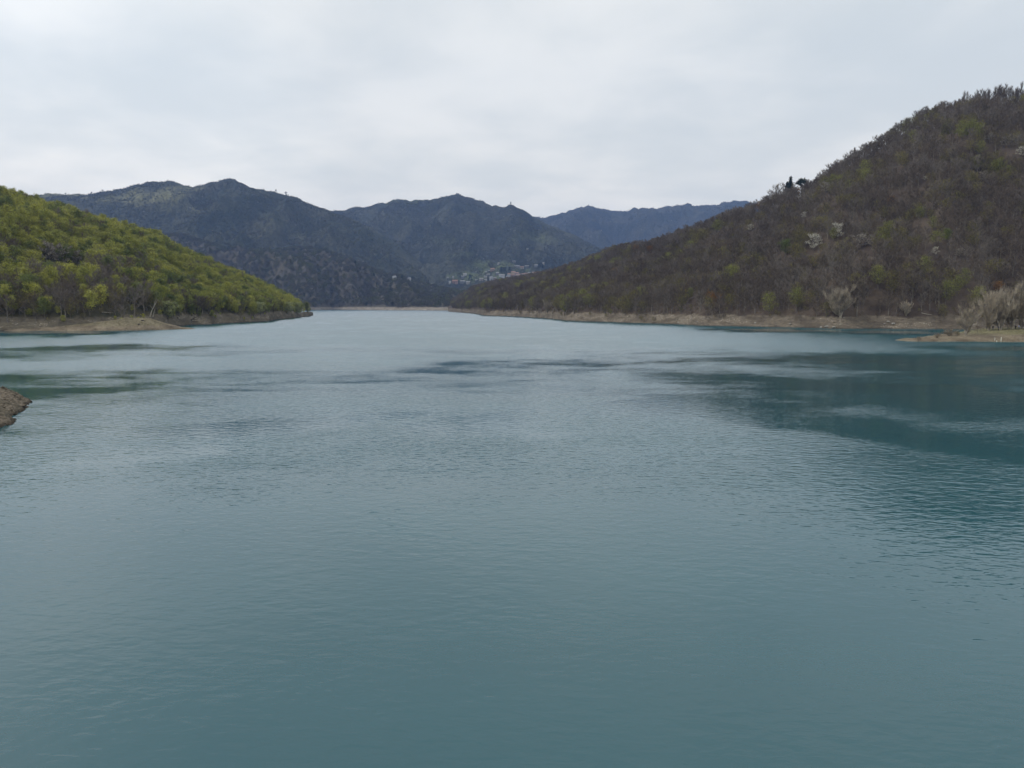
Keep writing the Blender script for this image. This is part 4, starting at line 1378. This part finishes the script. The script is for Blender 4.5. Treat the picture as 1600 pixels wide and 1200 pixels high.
VILLAGE = [
    (711, 443, 8.5, 5.5, 'pink', 'terracotta', 'long pink house with red shutters, lowest left house of the far village', True),
    (703, 443.5, 3.5, 4.5, 'white', 'pale', 'small white house touching the left end of the long pink one', False),
    (723, 443, 8, 4.5, 'grey', 'pale', 'long pale-roofed building just right of the long pink house', False),
    (731.5, 443.5, 6, 4, 'cream', 'pale', 'low cream building at the right end of the long pale-roofed one', False),
    (726.5, 430.5, 5.5, 3.5, 'white', 'pale', 'white house on the meadow high above the long pale-roofed building', False),
    (723, 434.5, 5, 3.5, 'grey', 'pale', 'grey house between the white meadow house and the long pale-roofed building', False),
    (699.7, 436, 3, 3, 'grey', 'pale', 'tiny grey house, leftmost of the village', False),
    (708, 434, 2.6, 2.6, 'cream', 'slate', 'tiny cream house above the long pink house', False),
    (770, 423.5, 6.5, 4.5, 'pink', 'terracotta', 'pink house with dark red roof standing high in the village middle', False),
    (764.5, 425.5, 4, 3, 'white', 'pale', 'small white house left of the high pink one', False),
    (759.5, 427, 3.2, 3, 'cream', 'slate', 'small cream house, second left of the high pink one', False),
    (763, 431, 5.5, 3, 'grey', 'pale', 'grey flat house below the two small ones left of the high pink house', False),
    (758.5, 434, 4.5, 3, 'cream', 'pale', 'cream house below the grey flat one in the village middle', False),
    (777.3, 429.5, 4.5, 4, 'grey', 'pale', 'grey house right below the high pink one', False),
    (784, 433.5, 9, 5, 'white', 'pale', 'largest bright white building in the village centre', False),
    (767.7, 438.5, 5, 6.5, 'white', 'slate', 'tall white house with dark gable below the village centre', False),
    (773.5, 437.5, 4, 4, 'pink', 'slate', 'dull pink house right beside the tall white one with dark gable', False),
    (744.7, 440, 4, 3.2, 'grey', 'pale', 'lone grey house halfway between the long buildings and the centre', False),
    (752, 438, 6, 3.5, 'stone', 'pale', 'stone house right of the lone grey one', False),
    (758.7, 439.5, 4, 3.5, 'cream', 'pale', 'cream house between the stone house and the tall white one', False),
    (793, 435, 4.5, 4, 'cream', 'pale', 'cream house at the left start of the ochre house row', False),
    (795.5, 431.5, 5, 4.5, 'white', 'terracotta', 'white house with red roof behind the start of the ochre row', False),
    (802, 429, 6, 5, 'ochre', 'terracotta', 'tallest ochre house with terracotta roof in the row', False),
    (807.5, 430, 6, 4.5, 'pink', 'terracotta', 'salmon house right of the tallest ochre one', False),
    (801, 432.5, 6, 3.5, 'pink', 'terracotta', 'low salmon house in front of the tallest ochre one', False),
    (810, 432, 5.5, 3.5, 'ochre', 'terracotta', 'low ochre house in front of the salmon house', False),
    (816, 431, 6, 3.8, 'cream', 'terracotta', 'cream house in the middle of the ridge-top row', False),
    (822, 430, 5.5, 3.5, 'ochre', 'terracotta', 'ochre house right of the cream one in the ridge-top row', False),
    (828, 429, 5.5, 3.2, 'cream', 'pale', 'pale cream house, third from the right of the ridge-top row', False),
    (834.5, 428, 6, 3, 'ochre', 'terracotta', 'second house from the right end of the ridge-top row', False),
    (841, 427.5, 5, 3, 'cream', 'terracotta', 'last house at the right end of the ridge-top row', False),
    (807, 418, 10, 2.8, 'grey', 'slate', 'long grey building above the village row', False),
    (815, 419.5, 7, 2.8, 'stone', 'terracotta', 'stone building right of the long grey one above the row', False),
    (823.5, 418, 6.5, 3, 'grey', 'pale', 'pale grey house above the right part of the row', False),
    (837.5, 417, 5.5, 3.2, 'grey', 'pale', 'grey house high above the right end of the row', False),
    (849, 413.5, 3, 3.6, 'cream', 'slate', 'lone cream house farthest right above the village', False),
    (779, 413.5, 3, 3.2, 'cream', 'pale', 'lone cream house, topmost of the village on the meadow', False),
    (803, 410, 5, 2.4, 'grey', 'slate', 'grey barn above the long grey building', False),
    (824, 390, 3, 2.2, 'white', 'pale', 'tiny white house alone in the woods far above the village', False),
]
for (px, py, a, b, wl, rf, lab, sh) in VILLAGE:
    house(px, py, a, b, wl, rf, lab, [massif_mid], shutters=sh)
house(616.3, 436, 5, 5, 'white', 'slate', 'left of the two bright white houses in the woods at the lake end', [mid], name='wood_house')
house(637.8, 438.5, 8, 5, 'white', 'slate', 'right and wider of the two bright white houses in the lake end woods', [mid], name='wood_house')
house(672.3, 456, 3.6, 3.2, 'grey', 'pale', 'small grey house low in the woods left of the village', [mid], name='wood_house')
for i, (px, py, hp, k, lab) in enumerate([
        (734.5, 441, 12, 'far_d', 'tall dark evergreen beside the pale-roofed buildings of the village'),
        (783, 427, 10, 'far_d', 'dark evergreen behind the largest white village building'),
        (788, 426, 9, 'far_d', 'dark evergreen right of its twin behind the white village building'),
        (843, 420, 9, 'far_d', 'dark evergreen at the upper right of the village'),
        (848, 421, 8, 'far_d', 'smaller dark evergreen farthest right above the village'),
        (750, 431, 7, 'far_g', 'olive tree in the meadow above the stone village house'),
        (717, 434, 7, 'far_g', 'olive tree left of the grey meadow house'),
        (796, 425, 8, 'far_d', 'dark tree above the red-roofed white village house'),
        (628, 436, 7, 'far_d', 'dark evergreen between the two bright white houses'),
        (645, 437, 8, 'far_d', 'dark evergreen right of the wider bright white house')]):
    pin(k, px, py, hp, lab, [mid] if px < 700 else [massif_mid], rz=i)

# ------------------------------------------------------------------ things on the shores
def ground_at(px, Y):
    x = se(px, 505)[0] * Y
    return x, Y, float(rspit(np.array([x]), np.array([Y]))[0])


def person_mesh(pose):
    b = MB()
    st = {'stand': 0.10, 'walk': 0.26, 'sit': 0.1}[pose]
    hip = 0.93 if pose != 'sit' else 0.42
    for sx, sy in ((-1, st), (1, -st)):
        if pose == 'sit':
            b.tube([(sx * .10, 0, hip), (sx * .13, -.40, hip + .14), (sx * .12, -.62, .07)], [.085, .065, .045], 10)
            b.tube([(sx * .12, -.60, .05), (sx * .13, -.76, .04)], [.045, .035], 8)
        else:
            b.tube([(sx * .09, 0, hip), (sx * .10, sy * .5 - .03, .50), (sx * .10, sy, .08)], [.088, .062, .045], 10)
            b.tube([(sx * .10, sy + .05, .05), (sx * .11, sy - .18, .04)], [.045, .035], 8)
    b.ball((0, 0, hip + .04), (.16, .11, .13))
    b.tube([(0, 0, hip), (0, -.01, hip + .22), (0, 0, hip + .45), (0, 0, hip + .54)], [.14, .135, .165, .09], 12)
    b.tube([(-.19, 0, hip + .46), (.19, 0, hip + .46)], [.062, .062], 10)
    b.tube([(0, 0, hip + .48), (0, -.01, hip + .62)], [.055, .05], 10)
    b.ball((0, -.015, hip + .70), (.078, .095, .115), 14, 10)
    b.ball((0, -.112, hip + .69), (.014, .02, .022), 6, 5)
    for sx in (-1, 1):
        b.ball((sx * .08, 0, hip + .69), (.012, .02, .03), 6, 5)
        el = (sx * .25, -.02 if pose != 'sit' else -.1, hip + .20); wr = (sx * .24, -.12 if pose != 'sit' else -.32, hip - .02 if pose != 'sit' else hip + .18)
        b.tube([(sx * .20, 0, hip + .47), el, wr], [.052, .040, .028], 8)
        w0 = Vector(wr); dn = Vector((0, -.25, -1)).normalized() if pose != 'sit' else Vector((0, -1, -.2)).normalized()
        b.tube([w0, w0 + dn * .09], [.030, .036], 8)
        for q, ln in enumerate((.075, .085, .08, .06)):
            a0 = w0 + dn * .085 + Vector((0, (q - 1.5) * .019, 0)) if pose != 'sit' else w0 + dn * .085 + Vector(((q - 1.5) * .019, 0, 0))
            b.tube([a0, a0 + dn * ln * .6, a0 + dn * ln + Vector((-sx * .012, 0, -.004))], [.009, .009, .008], 6)
        t0 = w0 + dn * .035
        b.tube([t0, t0 + dn * .03 + Vector((-sx * .035, -.015, 0)), t0 + dn * .07 + Vector((-sx * .04, -.02, 0))], [.012, .011, .009], 6)
    me = b.mesh('person_body', (M['skin'],))
    o = link('person_form', me)
    md = o.modifiers.new('r', 'REMESH'); md.mode = 'VOXEL'; md.voxel_size = 0.011
    sm_ = o.modifiers.new('s', 'SMOOTH'); sm_.iterations = 2; sm_.factor = .4
    dg = bpy.context.evaluated_depsgraph_get()
    out_ = bpy.data.meshes.new_from_object(o.evaluated_get(dg))
    out_.materials.clear(); out_.materials.append(M['skin'])
    bpy.data.objects.remove(o)
    return out_, hip


def garment(me_src, z0, z1, mat, grow, xmax=9.0):
    """cloth that follows the body between two heights, a little proud of it"""
    v = np.zeros(len(me_src.vertices) * 3, np.float32); me_src.vertices.foreach_get('co', v); v = v.reshape(-1, 3)
    nr = np.zeros(len(me_src.vertices) * 3, np.float32); me_src.vertices.foreach_get('normal', nr); nr = nr.reshape(-1, 3)
    F_ = [tuple(p.vertices) for p in me_src.polygons]
    ok = (v[:, 2] > z0) & (v[:, 2] < z1) & (np.abs(v[:, 0]) < xmax)
    vv = v + nr * grow
    keep = [f for f in F_ if all(ok[i] for i in f)]
    used = sorted({i for f in keep for i in f}); mp = {i: j for j, i in enumerate(used)}
    me = bpy.data.meshes.new('garment')
    me.from_pydata([tuple(vv[i]) for i in used], [], [[mp[i] for i in f] for f in keep])
    me.materials.append(mat); me.update()
    return me


M['skin'] = plain('skin', (.50, .33, .25), .6)
CL = {'black': plain('cloth_black', (.015, .015, .018)), 'navy': plain('cloth_navy', (.03, .04, .08)), 'blue': plain('cloth_blue', (.20, .26, .42)),
      'grey': plain('cloth_grey', (.10, .10, .11)), 'jeans': plain('cloth_jeans', (.05, .07, .12)), 'hair': plain('hair_dark', (.025, .018, .012))}
BODY = {k: person_mesh(k) for k in ('stand', 'walk', 'sit')}


def person(pose, px, Y, top, trousers, rz, label):
    me, hip = BODY[pose]
    x, y, z = ground_at(px, Y)
    r = empty('person', (x, y, z - .02), rz)
    tag(r, label, 'person', 'people on the right spit')
    link('body', me, r)
    link('jacket', garment(me, hip - .06 if pose != 'sit' else hip + .06, hip + .56, CL[top], .016), r)
    zt = garment(me, .09, hip + (.0 if pose != 'sit' else .1), CL[trousers], .012, .185)
    link('trousers', zt, r)
    link('shoes', garment(me, -.1, .10, CL['black'], .008), r)
    h = MB(); h.ball((0, .012, hip + .735), (.088, .10, .10), 12, 8)
    link('hair', h.mesh('hair', (CL['hair'],)), r)
    return r


person('stand', 1587.5, 288, 'black', 'black', 2.2, 'person in black standing near the right edge, left of the blue jacket')
person('walk', 1592.5, 287, 'blue', 'grey', .6, 'person in a pale blue jacket near the right picture edge')
person('stand', 1552, 293, 'black', 'navy', 3.0, 'person in dark clothes standing before the splayed pale willow')
person('stand', 1560.5, 289, 'navy', 'black', 1.2, 'person in navy standing just right of the dark-clothed one by the willow')
person('sit', 1543, 296, 'black', 'jeans', 2.6, 'person sitting on the ground, leftmost of the people on the spit')

pb = MB(); pb.tube([(0, 0, -.4), (0, 0, .55), (.01, 0, 1.05)], [.11, .10, .09], 8); pb.tube([(.01, 0, 1.05), (.01, 0, 1.10)], [.09, .05], 8)
post_m = pb.mesh('pale_post', (plain('post_pale', (.62, .60, .52)),))
for px, Y, sc_, lab in ((1556, 273, .95, 'leftmost of the three pale posts on the grass of the spit'), (1559.3, 271, 1.1, 'middle pale post on the grass of the spit'),
                        (1566, 272, 1.25, 'right and tallest of the three pale posts on the spit')):
    o = link('pale_post', post_m); o.location = ground_at(px, Y); o.scale = (sc_ * 1.1, sc_ * 1.1, sc_)
    tag(o, lab, 'post', 'pale posts on the right spit')

# low bushes of the right spit
for i, (px, Y, hp, wd_, k, lab) in enumerate([
        (1483, 283, 13, 2.3, 'willow', 'wide low tan bush left of the smallest pale willow'), (1466, 280, 9, 1.8, 'willow', 'low tan bush, second from the spit tip'),
        (1437, 277, 8, 1.3, 'willow', 'small tan bush nearest to the tip of the spit'), (1528, 287, 12, 2.0, 'bare2', 'dark low bush between the two left willows'),
        (1575, 290, 12, 2.4, 'bare0', 'dark low bush at the foot of the tallest willow'), (1598, 291, 14, 2.2, 'bare2', 'dark low bush at the right picture edge'),
        (1497, 282, 8, 2.0, 'olive0', 'low green-brown bush beside the smallest pale willow')]):
    x, y, z = ground_at(px, Y)
    s_ = hp * Y / F / PROTO[k][2]
    r = plant(k, (x, y, z - .2), (s_ * wd_, s_ * wd_, s_), i, lab, None, 'bush'); r.name = 'low_bush'

# leaning trunk, driftwood, logs
M['dead_wood'] = plain('dead_wood', (.36, .33, .28)); M['wet_wood'] = plain('wet_wood', (.06, .05, .04))


def wood(name, px, py, parts, mat, label, hills, cat_='driftwood', twigs=None):
    p = hit(px, py, hills)
    k = p[1] / F
    b = MB()
    for pts, rad in parts:
        b.tube([(q[0] * k, (q[2] if len(q) > 2 else 0) * k, q[1] * k) for q in pts], [r_ * k for r_ in rad], 8)
    if twigs:
        r = empty(name, (p[0], p[1] - .6, p[2]))
        link('stem', b.mesh('stem', (mat,)), r)
        t = MB()
        for pts, rad in twigs: t.tube([(q[0] * k, 0, q[1] * k) for q in pts], [r_ * k for r_ in rad], 5)
        link('branch', t.mesh('branch', (mat,)), r)
    else:
        r = link(name, b.mesh(name, (mat,))); r.location = (p[0], p[1] - .6, p[2])
    tag(r, label, cat_)


LS = [left, m_left]
wood('leaning_trunk', 235, 494.5, [([(0, -1), (3, 8), (8, 17), (13, 25)], [.9, .7, .5, .15])], M['dead_wood'], 'pale forked dead trunk leaning right above the left spit', LS, 'dead tree',
     [([(4.5, -1), (6, 4), (8.5, 12)], [.6, .5, .35]), ([(8, 17), (9, 23), (12, 29)], [.4, .25, .1]), ([(5, 11), (1, 17)], [.3, .1])])
wood('driftwood', 302, 504, [([(-5, 1), (-1, 5), (4, 7.5), (7, 7)], [.9, .8, .5, .2])], M['wet_wood'], 'dark branching driftwood lying in the cove behind the left spit', LS, 'driftwood',
     [([(-1, 5), (5, 4), (9, 5)], [.5, .35, .15]), ([(-3, 3), (3, 1), (8, 1.5)], [.5, .4, .2]), ([(1, 6), (3, 10)], [.3, .1])])
wood('log', 165, 489.5, [([(-11, 0), (-3, 1.2), (6, .6), (13, 0)], [.35, .5, .4, .2])], M['dead_wood'], 'thin grey log lying along the top of the left bank', LS, 'log')
wood('log', 298, 511.5, [([(-2.5, 0), (0, 1.2), (3, .6)], [.6, .8, .3])], M['wet_wood'], 'short black stump at the water tip of the left spit', LS, 'log')
wood('log', 1447, 492, [([(-8, 3), (0, 1.2), (8, 0)], [.35, .4, .2])], M['dead_wood'], 'pale fallen log above the bank behind the spit tip', [right], 'log')

# boulders
M['rock'] = plain('rock_grey', (.26, .24, .21)); M['rock_dark'] = plain('rock_dark', (.07, .06, .05)); M['rock_pale'] = plain('rock_pale', (.33, .315, .28))


def rock_mesh(seed, mat):
    bm_ = MB(); bm_.ball((0, 0, 0), 1.0, 14, 10)
    v = np.array(bm_.v); a = fbm(v[:, 0] * 1.3 + seed * 7, v[:, 1] * 1.3 + v[:, 2] * 1.7, 3)
    v = v * (1 + .35 * a)[:, None] * np.array([1.2, .9, .65])
    bm_.v = [tuple(q) for q in v]
    return bm_.mesh('boulder', (mat,))


RM = [rock_mesh(i, M[k]) for i, k in enumerate(('rock', 'rock_dark', 'rock_pale'))]
for i, (px, py, wpx, k, lab) in enumerate([
        (223, 501, 5, 1, 'black boulder on the left shoulder of the left spit'), (217, 507, 4, 1, 'dark boulder lower left on the left spit'),
        (267, 511, 3, 1, 'small dark stone low on the right half of the left spit'), (277, 497, 3.5, 1, 'dark stone on the clay behind the round tree'),
        (330, 492, 4, 1, 'dark stone at the forest edge above the cove'), (1292, 511, 7, 2, 'whitest block on the pale scree at the right shore'),
        (1303, 512.5, 6, 2, 'low white block right of the whitest one on the scree'), (1283, 512, 5, 2, 'small white block left of the whitest one on the scree'),
        (1388, 503, 5, 2, 'pale boulder on the bank right of the scree'), (1396, 506, 6, 2, 'pale boulder lower right of its neighbour on the bank'),
        (1382, 507, 4, 0, 'grey boulder on the bank between the scree and pale boulders'), (1303, 504, 3, 1, 'dark boulder above the scree under the large bare tree'),
        (1090, 503, 4, 0, 'grey boulder on the middle of the right bank'), (1060, 504.5, 4, 2, 'pale boulder on the middle of the right bank'),
        (1180, 505, 4, 2, 'pale boulder on the bank below the skyline evergreens'), (1235, 507, 5, 0, 'grey boulder on the bank left of the scree')]):
    p = hit(px, py, [left, m_left] if px < 600 else [right])
    o = link('boulder', RM[k]); s_ = wpx * p[1] / F / 2.4
    o.location = (p[0], p[1], p[2] + s_ * .15); o.scale = (s_, s_, s_ * .8); o.rotation_euler = (0, 0, i * 1.1)
    tag(o, lab, 'boulder')


def stones(name, fn, box, zlo, zhi, n_, smin, smax, mat, label, seed):
    """loose shingle as one object"""
    N = np.random.RandomState(seed)
    x = N.uniform(box[0], box[1], n_); y = N.uniform(box[2], box[3], n_)
    z = fn(x, y); ok = (z > zlo) & (z < zhi); x, y, z = x[ok], y[ok], z[ok]
    base = np.array([(0, 0, .6), (1, 0, 0), (.3, .9, .1), (-.8, .6, 0), (-.8, -.6, .1), (.3, -.9, 0), (0, 0, -.6)])
    fc = np.array([(0, 1, 2), (0, 2, 3), (0, 3, 4), (0, 4, 5), (0, 5, 1), (6, 2, 1), (6, 3, 2), (6, 4, 3), (6, 5, 4), (6, 1, 5)])
    sz = smin * (smax / smin) ** (N.rand(len(x)) ** 2.2)
    a = N.uniform(0, 6.28, len(x)); ca, sa = np.cos(a), np.sin(a)
    v = base[None] * N.uniform(.6, 1.3, (len(x), 7, 3)) * sz[:, None, None]
    vx = v[..., 0] * ca[:, None] - v[..., 1] * sa[:, None] + x[:, None]
    vy = v[..., 0] * sa[:, None] + v[..., 1] * ca[:, None] + y[:, None]
    V = np.stack([vx, vy, v[..., 2] + z[:, None]], -1).reshape(-1, 3)
    Fc = (fc[None] + (np.arange(len(x)) * 7)[:, None, None]).reshape(-1, 3)
    tag(link(name, mesh_np(name, V, Fc, (mat,))), label, 'shingle', kind='stuff')


stones('shingle', outcrop, m_near.box, -.05, 9, 26000, .04, .3, M['rubble'], 'loose brown stones covering the nearest bank', 1)
stones('shingle', rspit, m_right.box, .0, 2.6, 16000, .08, .4, M['spit_bare'], 'loose pale stones along the right spit', 2)
stones('shingle', lspit, m_left.box, .0, 7, 6000, .12, .5, M['spit_bare'], 'loose clay lumps on the left spit', 3)

# ------------------------------------------------------------------ the air
m, n = new_mat('haze_air')
pv = n.n('ShaderNodeVolumePrincipled', {'Color': (0.25, 0.41, 0.84, 1), 'Density': 6.6e-5, 'Anisotropy': 0.0})
n.n('ShaderNodeOutputMaterial', {'Volume': pv.outputs[0]})
hb = MB(); hb.box(-9100, 9100, -950, 9600, -10, 1180)
tag(link('haze', hb.mesh('haze', (m,))), 'thin blue air between the mountains', kind='stuff')
